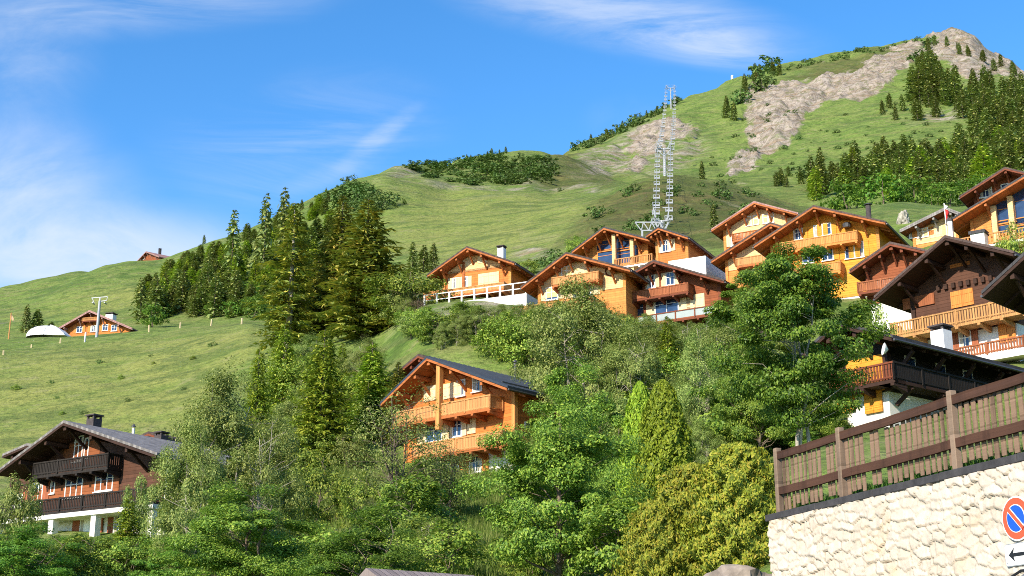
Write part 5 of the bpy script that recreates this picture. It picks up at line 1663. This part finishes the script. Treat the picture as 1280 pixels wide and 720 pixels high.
# road along the wall and the parked car whose roof corner shows
ROADM = plain('asphalt', (0.05, 0.05, 0.052), .9, .25, 8)
rows = []
for i in range(60):
    s = -6 + i * .5
    for off in (.9, 3.4, 5.9):
        p = wp(s, off, 0)
        rows.append((p.x, p.y, max(ground(p.x, p.y) if p.y > 5 else 0, 0) + .06))
idx = np.arange(180).reshape(60, 3)
q = np.stack([idx[:-1, :-1], idx[1:, :-1], idx[1:, 1:], idx[:-1, 1:]], -1).reshape(-1, 4)
rme = np_mesh('road', rows, q, smooth=True)
rme.materials.append(ROADM)
tag(link('road', rme), kind='structure')


def car(loc, rz, label):
    root = thing('parked_car', loc, rz, label, 'car')
    paint = plain('silver grey paint', (0.36, 0.37, 0.38), .28, .04, 1, .5, .5)
    # stations along the length (y), half widths and heights of the body and cabin
    st = [(-2.05, .62, .45, .62), (-1.95, .78, .30, .80), (-1.35, .86, .24, .90), (-.2, .88, .24, .93), (1.2, .88, .24, .96), (1.85, .84, .28, .98), (2.02, .72, .42, .86)]
    V, F = [], []
    for y, w, zb, zt in st:
        V += [(-w * .92, y, zb), (-w, y, (zb + zt) / 2), (-w * .95, y, zt - .05), (-w * .8, y, zt), (w * .8, y, zt), (w * .95, y, zt - .05), (w, y, (zb + zt) / 2), (w * .92, y, zb)]
    k = 8
    for i in range(len(st) - 1):
        for j in range(k):
            F.append((i * k + j, i * k + (j + 1) % k, (i + 1) * k + (j + 1) % k, (i + 1) * k + j))
    F += [tuple(range(k - 1, -1, -1)), tuple((len(st) - 1) * k + j for j in range(k))]
    b = MB().add(V, [f[::-1] for f in F]).build('body', paint, root, smooth=True)
    cab = [(-1.15, .78, .92, .03), (-.45, .68, .92, .52), (0.2, .66, .93, .60), (1.1, .64, .95, .58), (1.72, .66, .96, .30), (1.9, .70, .96, .03)]
    V, F = [], []
    for y, w, zb, h in cab:
        V += [(-.80, y, zb - .03), (-w - .02, y, zb + h * .8), (-w * .86, y, zb + h * .96), (-w * .45, y, zb + h), (w * .45, y, zb + h), (w * .86, y, zb + h * .96), (w + .02, y, zb + h * .8), (.80, y, zb - .03)]
    for i in range(len(cab) - 1):
        for j in range(k):
            F.append((i * k + j, i * k + (j + 1) % k, (i + 1) * k + (j + 1) % k, (i + 1) * k + j))
    F += [tuple(range(k - 1, -1, -1)), tuple((len(cab) - 1) * k + j for j in range(k))]
    MB().add(V, [f[::-1] for f in F]).build('cabin', paint, root, smooth=True)
    for sx_ in (-1, 1):
        MB().tube([(sx_ * .60, -.9, 1.30), (sx_ * .62, -.2, 1.515), (sx_ * .60, 1.1, 1.53), (sx_ * .58, 1.6, 1.38)], .016, 6).build('roof_trim', S_BLACK, root)
        for y0, y1, w0 in ((-.62, .28, .775), (.36, 1.3, .77)):
            MB().add([(sx_ * .80, y0, .98), (sx_ * .80, y1, .99), (sx_ * .71, y1 - .05, 1.38), (sx_ * .71, y0 + .3 * (y0 < 0), 1.38), (sx_ * .77, y0, .98), (sx_ * .77, y1, .99), (sx_ * .68, y1 - .05, 1.38), (sx_ * .68, y0 + .3 * (y0 < 0), 1.38)],
                     [(0, 1, 2, 3), (7, 6, 5, 4), (0, 4, 5, 1), (1, 5, 6, 2), (2, 6, 7, 3), (3, 7, 4, 0)]).build('side_window', M_PANE, root)
        for y in (-1.3, 1.3):
            w = MB().tube([(sx_ * .72, y, .31), (sx_ * .9, y, .31)], .31, 20).build('wheel', S_BLACK, root)
            MB().tube([(sx_ * .895, y, .31), (sx_ * .915, y, .31)], .2, 16).build('rim', M_GREYMETAL, w)
        MB().box(sx_ * .45, sx_ * .72, -2.0, -1.93, .60, .74).build('headlight', S_WHITE, root)
        MB().box(sx_ * .55, sx_ * .78, 1.93, 2.02, .70, .84).build('tail_light', S_RED, root)
    MB().add([(-.66, -1.12, .97), (.66, -1.12, .97), (.58, -.52, 1.40), (-.58, -.52, 1.40), (-.66, -1.16, .95), (.66, -1.16, .95), (.58, -.56, 1.45), (-.58, -.56, 1.45)],
             [(0, 3, 2, 1), (4, 5, 6, 7), (0, 1, 5, 4), (1, 2, 6, 5), (2, 3, 7, 6), (3, 0, 4, 7)]).build('windscreen', M_PANE, root)
    return root


cpx = (6.76, 15.4)
car((cpx[0], cpx[1], 1.44), R(18.4), 'silver grey parked car in front of the stone wall, only its roof showing')

# rock at the end of the wall
def rock(name, loc, size, seed, label, mat, cat='rock'):
    r = np.random.default_rng(seed)
    bm = bmesh.new()
    bmesh.ops.create_icosphere(bm, subdivisions=4, radius=1)
    for v in bm.verts:
        p = v.co.copy()
        n = fbm(np.array(p.x * 1.6 + seed), np.array(p.y * 1.6 + p.z * 2.1), seed, 4)
        c = abs(fbm(np.array(p.x * 2.3 - p.z), np.array(p.z * 3.1 + p.y), seed + 3, 3))
        v.co = p * (1 + .45 * float(n) - .35 * float(c))
        v.co = Vector((v.co.x * size[0], v.co.y * size[1], v.co.z * size[2]))
    me = bpy.data.meshes.new(name)
    bm.to_mesh(me)
    bm.free()
    o = link(name, me, None, mat)
    o.location = loc
    return tag(o, label, cat)


ROCKM = plain('grey brown rock', (0.24, 0.20, 0.165), .9, .45, 2.5)
P = at(918, 722, 30.5)
rock('boulder', (P.x, P.y, ground(P.x, P.y) + .1), (1.0, .6, P.z - ground(P.x, P.y) + .2), 3, 'grey brown rock at the foot of the golden bush, left of the wall', ROCKM)
P = hit(1130, 281, 120)
rock('rock_outcrop', (P.x, P.y, P.z + .3), (.8, .9, 1.5), 9, 'pale rock outcrop on the small grassy hump above the red-brown chalet', plain('pale rock', (0.30, 0.28, 0.23), .9, .45, 2.5))

# shed roof at the bottom edge
c = chalet('shed', 'garden_shed', 'small shed with weathered pinkish grey plank roof at the bottom edge', (459.5, 717), 34, -50, (450, 729), (480, 733), 2.6, oh=.3, side=.2, drop=1.75, split=.2,
           wall=DARKBROWN, roof=boards('weathered plank roof', (0.26, 0.21, 0.195), .2, 1, .35, .6), under=BEAM_DARK, barge=BEAM_DARK, trim=BEAM_DARK, beams=False, thick=.12, back=.3, group=None)

# ------------------------------------------------------------------ chair lift
STEEL = plain('galvanised steel', (0.33, 0.345, 0.36), .5, .08, 2, .5, .2)


def pylon(px, py_head, D, arm, label, frame=True, k=1.0):
    u, v = cam_ray(px, py_head)
    X, Y = u * D, D
    z0, z1 = ground(X, Y), CAMZ + v * D
    H = max(3, z1 - z0)
    root = thing('lift_pylon', (X, Y, z0), 0, label, 'lift pylon', 'chair lift pylons')
    MB().tube([(0, 0, -1), (0, 0, H)], [.42 * k, .3 * k], 10).build('mast', STEEL, root)
    MB().box(-arm - .3 * k, arm + .3 * k, -.2 * k, .2 * k, H - .2 * k, H + .12 * k).build('crossarm', STEEL, root)
    for s in (-1, 1):
        m = MB()
        m.box(s * arm - .1 * k, s * arm + .1 * k, -2.4 * k, 2.4 * k, H + .16 * k, H + .38 * k)
        for y in (-2, -1.2, -.4, .4, 1.2, 2):
            m.tube([(s * arm - .1 * k, y * k, H + .5 * k), (s * arm + .1 * k, y * k, H + .5 * k)], .24 * k, 10)
        m.build('sheave_beam', STEEL, root)
        w = MB()
        for y in (-2.2, 2.2):
            w.box(s * arm - .7 * k, s * arm + .7 * k, y * k - .05 * k, y * k + .05 * k, H - .4 * k, H - .3 * k)
        for xx in (-.68, .68):
            w.box(s * arm + xx * k - .03 * k, s * arm + xx * k + .03 * k, -2.2 * k, 2.2 * k, H + .5 * k, H + .56 * k)
            for y in (-2.2, 0, 2.2):
                w.bar((s * arm + xx * k, y * k, H - .35 * k), (s * arm + xx * k, y * k, H + .55 * k), .05 * k, .05 * k)
        w.build('catwalk', STEEL, root)
        if frame:
            MB().bar((0, 0, H - 2.2), (s * arm, 0, H - .25), .22, .22).bar((s * .8, 0, H + .1), (s * (arm + .2), 0, H + 1.9), .16, .16).bar((s * .2, 0, H + 1.9), (s * (arm + .2), 0, H + 1.9), .14, .14).build('brace', STEEL, root)
    m = MB()
    for s in (-.25, .25):
        m.bar((s, -.5, 0), (s, -.42, H), .06, .06)
    for k in range(int(H / .5)):
        m.bar((-.25, -.48, .3 + k * .5), (.25, -.48, .3 + k * .5), .04, .04)
    m.build('ladder', STEEL, root)
    return root, [Vector((X + s * arm, Y, z0 + H + .8)) for s in (-1, 1)]


p1, c1 = pylon(827, 276, 182, .9, 'steel lift pylon head just above the dark roofs, lowest in the line', k=.5)
p2, c2 = pylon(830, 186, 333, 1.7, 'steel lift pylon on top of the heath mound, middle of the line')
p3, c3 = pylon(838, 110, 770, 2.6, 'steel lift pylon against the sky on the mountain ridge, top of the line')
# triangular truss of the lift station beside the lowest pylon
u, v = cam_ray(797, 290)
D = 176
X, Y = u * D, D
zg, zt = ground(X, Y), CAMZ + cam_ray(797, 278)[1] * D
root = thing('lift_gantry', (X, Y, zg), 0, 'white triangular steel truss behind the dark roof, left of the lowest pylon', 'lift gantry')
h = zt - zg
m = MB()
L = 3.4
m.bar((-.3, 0, h), (L, 0, h), .16, .16).bar((.6, 0, h - 1.15), (L - .6, 0, h - 1.15), .16, .16)
for k in range(4):
    m.bar((-.3 + k * 1.1, 0, h), (.5 + k * 1.0, 0, h - 1.15), .12, .12).bar((.5 + k * 1.0, 0, h - 1.15), (.8 + k * 1.1, 0, h), .12, .12)
m.build('truss', STEEL, root)
for x in (.6, L - .6):
    MB().bar((x, 0, -1), (x, 0, h - 1.15), .25, .25).build('leg', STEEL, root)


def sag(a, b, t, k=.012):
    p = a.lerp(b, t)
    p.z -= (b - a).length * k * 4 * t * (1 - t)
    return p


chairs = None


def make_chair():
    root = thing('chair_lift_chair', (0, 0, 0), 0, None, 'lift chair', 'chairs hanging from the lift cable')
    MB().tube([(0, 0, 0), (0, .05, -.9), (0, .25, -1.4)], .08, 6).build('hanger', STEEL, root)
    MB().bar((-.6, .25, -1.4), (.6, .25, -1.4), .1, .1).bar((-.6, .25, -1.4), (-.6, -.1, -2.4), .1, .1).bar((.6, .25, -1.4), (.6, -.1, -2.4), .1, .1).bar((-.6, -.5, -2.4), (.6, -.5, -2.4), .09, .09).build('frame', STEEL, root)
    MB().box(-.55, .55, -.5, .05, -2.36, -2.28).build('seat', STEEL, root)
    MB().bar((0, .10, -2.25), (0, .22, -1.85), 1.1, .07, up=(0, 1, 0)).build('backrest', STEEL, root)
    return root


def copy_tree(o):
    c = o.copy()
    COL.objects.link(c)
    for ch in list(o.children):
        k = ch.copy()
        COL.objects.link(k)
        k.parent = c
    return c


LAB = {(0, 0): 'steel lift chair on the left cable between the lowest and the middle pylon', (0, 1): 'steel lift chair on the right cable between the lowest and the middle pylon',
       (1, 0): 'steel lift chair on the left cable between the middle and the ridge pylon', (1, 1): 'steel lift chair on the right cable between the middle and the ridge pylon'}
proto = make_chair()
first = True
for side in (0, 1):
    pts = []
    for seg, (a, b, n, k) in enumerate(((c1[side], c2[side], 11, .006), (c2[side], c3[side], 15, .008))):
        for i in range(16):
            pts.append(sag(a, b, i / 15, k))
        for i in range(n):
            P = sag(a, b, (i + .6 + .35 * side) / (n + .3), k)
            o = proto if first else copy_tree(proto)
            first = False
            o.location = P
            o.scale = (.9, .9, .9) if seg == 0 else (1.2, 1.2, 1.2)
            o['label'] = LAB[(seg, side)]
            o['group'] = ('left' if side == 0 else 'right') + (' cable chairs, lower span' if seg == 0 else ' cable chairs, upper span')
    o = MB().tube(pts, .02, 5, False).build('lift_cable', STEEL)
    tag(o, ('left' if side == 0 else 'right') + ' steel cable of the chair lift running up the mountain', 'cable')

# surface lift mast by the low hut
P = at(121, 420, 236)
z0 = ground(P.x, P.y)
H = CAMZ + cam_ray(121, 376)[1] * 236 - z0
root = thing('lift_mast', (P.x, P.y, z0), 0, 'grey steel lift mast with T-shaped head in front of the low hut', 'lift pylon')
MB().tube([(0, 0, -.6), (0, 0, H)], [.27, .22], 10).build('mast', STEEL, root)
MB().bar((-1.5, 0, H + .5), (1.3, 0, H + .75), .12, .14).bar((0, 0, H), (0, 0, H + .6), .2, .2).bar((-1.4, 0, H + .5), (-.9, 0, H - .5), .1, .1).bar((.2, 0, H - .1), (1.2, 0, H + .05), .14, .14).bar((1.2, 0, H + .05), (1.3, 0, H + .7), .09, .09).build('head_frame', STEEL, root)
for x in (-1.1, 1.0):
    MB().tube([(x, -.6, H - .45), (x, .6, H - .45)], .12, 8).build('sheave_beam', STEEL, root)

# white dome tent
P = at(57, 424, 250)
z0 = ground(P.x, P.y)
TENT = plain('white tent canvas', (0.80, 0.80, 0.80), .7, .04, 1)
root = thing('dome_tent', (P.x, P.y, z0), R(-10), 'white dome tent on the meadow left of the low hut', 'tent')
V, F = [], []
n, k = 20, 14
for i in range(n + 1):
    a = math.pi * i / n
    for j in range(k + 1):
        b = math.pi * j / k
        V.append((-3.4 * math.cos(a), 3.0 * -math.cos(b) * math.sin(a) ** .7, 2.35 * math.sin(b) * math.sin(a) ** .6 - .1))
for i in range(n):
    for j in range(k):
        F.append((i * (k + 1) + j, (i + 1) * (k + 1) + j, (i + 1) * (k + 1) + j + 1, i * (k + 1) + j + 1))
me = bpy.data.meshes.new('canvas')
me.from_pydata(V, [], F)
me.polygons.foreach_set('use_smooth', [True] * len(F))
o = link('canvas', me, root, TENT)
MB().prism([(1.2, 0), (4.9, -.2), (4.6, .25), (3.0, 1.5), (1.9, 1.9)], -2.2, 1.4).build('entrance_cover', TENT, root)
for a in (.35, .6, .85):
    MB().tube([(-3.45 * math.cos(a * math.pi), 3.03 * -math.cos(math.pi * j / 16) * math.sin(a * math.pi) ** .7, 2.38 * math.sin(math.pi * j / 16) * math.sin(a * math.pi) ** .6 - .1) for j in range(17)], .04, 5).build('rib', M_GREYMETAL, root)

# flag pole left of the tent
P = at(11, 421, 248)
z0 = ground(P.x, P.y)
H = CAMZ + cam_ray(11, 391)[1] * 248 - z0
root = thing('flag_pole', (P.x, P.y, z0), 0, 'pale wooden flag pole with a drooping pennant, left of the white dome tent', 'flag pole')
MB().tube([(0, 0, -.4), (0, 0, H)], [.13, .09], 8).build('pole', UP_PALE, root)
MB().add([(.1, 0, H - .3), (.55, .1, H - 1.1), (.5, .05, H - 1.6), (.1, 0, H - 1.2), (.1, .03, H - .3), (.55, .13, H - 1.1), (.5, .08, H - 1.6), (.1, .03, H - 1.2)],
         [(0, 1, 2, 3), (7, 6, 5, 4), (0, 4, 5, 1), (1, 5, 6, 2), (2, 6, 7, 3), (3, 7, 4, 0)]).build('pennant', plain('tan pennant', (0.55, 0.36, 0.22), .8, .1), root)

# posts of the pasture fence
PW = plain('pale fence post wood', (0.55, 0.44, 0.26), .85, .2, 4)
for px, py, h, lab in ((186, 413, 9, 'pale pasture post beside the round bright green tree'), (225, 408, 8, 'pale pasture post at the forest edge, second right of the round tree'), (264, 405, 9, 'pale pasture post at the forest edge, third right of the round tree'), (302, 403, 8, 'pale pasture post at the forest edge nearest the tall spruces'),
                      (106, 424, 13, 'white post in front of the low hut, left of the steel mast'), (75, 428, 7, 'short post between the white dome tent and the low hut'), (39, 434, 4, 'tiny stub post on the meadow below the white dome tent'), (4, 443, 6, 'short post on the meadow at the left edge')):
    P = hit(px, py + h * .3, 120, 400)
    hm = h * P.y / FPX
    o = MB().box(-.11, .11, -.11, .11, -.4, hm).build('fence_post', PW if px != 106 else M_WHITE, bevel=.02)
    o.location = P
    o.rotation_euler = (random.uniform(-.06, .06), random.uniform(-.06, .06), random.uniform(0, 1))
    tag(o, lab, 'fence post', 'pasture fence posts')

# red and white flag before the small tan chalet
P = at(1183, 286, 138)
z0 = ground(P.x, P.y)
zt = CAMZ + cam_ray(1183, 254)[1] * 138
root = thing('flag_pole', (P.x, P.y, z0), R(-30), 'white pole with a furled red and white flag before the small tan chalet', 'flag pole')
MB().tube([(0, 0, -.5), (0, 0, zt - z0)], .05, 8).build('pole', M_WHITE, root)
def cloth(zhi, zlo, w):
    V, F = [], []
    n = 8
    for i in range(n + 1):
        z = zhi + (zlo - zhi) * i / n
        for j in range(7):
            x = .06 + w * j / 6 * (.7 + .3 * math.sin(i * .9))
            V.append((x, .14 * math.sin(j * 2.1 + i * .5), z - .12 * j / 6))
    for i in range(n):
        for j in range(6):
            F.append((i * 7 + j, i * 7 + j + 1, (i + 1) * 7 + j + 1, (i + 1) * 7 + j))
    return MB().add(V, F)
hz = zt - z0
f1 = cloth(hz - .2, hz - .7, .3).build('flag_cloth', M_WHITE, root, smooth=True)
f2 = cloth(hz - .7, hz - 1.9, .34).build('flag_cloth', plain('flag red', (0.5, 0.03, 0.03), .7, .15), root, smooth=True)
for f in (f1, f2):
    md = f.modifiers.new('thick', 'SOLIDIFY')
    md.thickness = .02
# marker far up on the ridge
P = hit(915, 99, 600)
root = thing('ridge_marker', P, 0, 'tiny white marker hut on the mountain ridge against the sky', 'marker')
MB().box(-.6, .6, -.6, .6, -1, 2.0).build('post', M_WHITE, root)
MB().prism([(-.8, 2.0), (.8, 2.0), (0, 2.7)], -.8, .8).build('cap', M_WHITE, root)

# ------------------------------------------------------------------ grass and weeds
def blades(name, polys, n, hlo, hhi, wid, cols, bank=False, rootf=None):
    r = np.random.default_rng(len(name))
    m = leaf_mat(name + ' blades', cols, .6, .35)
    V = []
    tries = 0
    while len(V) < n and tries < n * 6:
        tries += 1
        if rootf is not None:
            x, y, z = rootf(r)
        else:
            poly = polys[r.integers(len(polys))]
            xs, ys = [p[0] for p in poly], [p[1] for p in poly]
            px, py = r.uniform(min(xs), max(xs)), r.uniform(min(ys), max(ys))
            if not bool(in_poly(px, py, poly)): continue
            P = hit(px, py, 15, 300)
            if P is None: continue
            x, y, z = P + Vector((r.normal(0, .6), r.normal(0, .6), 0))
            z = ground(x, y) - .04
        h = r.uniform(hlo, hhi)
        a = r.uniform(0, 6.28)
        lean = r.uniform(.1, .6) * h
        V.append((x, y, z, h, a, lean))
    V = np.array(V)
    x, y, z, h, a, lean = V.T
    w = wid * r.uniform(.6, 1.4, len(V))
    dx, dy = np.cos(a), np.sin(a)
    p0 = np.stack([x - dy * w / 2, y + dx * w / 2, z], -1)
    p1 = np.stack([x + dy * w / 2, y - dx * w / 2, z], -1)
    mid = np.stack([x + dx * lean * .35, y + dy * lean * .35, z + h * .6], -1)
    p2 = mid + np.stack([dy * w * .4, -dx * w * .4, 0 * w], -1)
    p3 = mid - np.stack([dy * w * .4, -dx * w * .4, 0 * w], -1)
    tip = np.stack([x + dx * lean, y + dy * lean, z + h], -1)
    Vv = np.stack([p0, p1, p2, p3, tip], 1).reshape(-1, 3)
    b = np.arange(len(V)) * 5
    me = np_mesh(name, Vv, [np.stack([b, b + 1, b + 2, b + 3], -1), np.stack([b + 3, b + 2, b + 4], -1)])
    me.materials.append(m)
    return tag(link(name, me), kind='stuff')


GC1 = [(0.06, 0.11, 0.018), (0.11, 0.18, 0.025), (0.18, 0.23, 0.045), (0.27, 0.27, 0.09)]


def on_bank(r):
    s, t = r.uniform(.3, 12), .45 + 14 * r.random() ** 1.8
    p = wp(s, -t, 0)
    return p.x, p.y, bank_z(p.x, p.y) - .03


def on_edge(r):
    s, t = r.uniform(.1, 12), .32 + .45 * r.random() ** 1.6
    p = wp(s, -t, 0)
    return p.x, p.y, WTOP + .06 + .2 * (t - .3)


blades('bank_grass', None, 26000, .10, .38, .018, GC1, rootf=on_bank)
blades('wall_top_weeds', None, 3500, .10, .34, .03, [(0.03, 0.08, 0.012), (0.06, 0.13, 0.018), (0.10, 0.18, 0.03)], rootf=on_edge)
blades('slope_grass', [[(530, 640), (660, 640), (660, 740), (530, 740)], [(540, 590), (640, 590), (650, 650), (540, 650)], [(380, 590), (450, 590), (450, 660), (380, 660)], [(200, 650), (530, 650), (530, 740), (200, 740)], [(-10, 680), (200, 680), (200, 740), (-10, 740)]], 42000, .25, .7, .035, GC1)
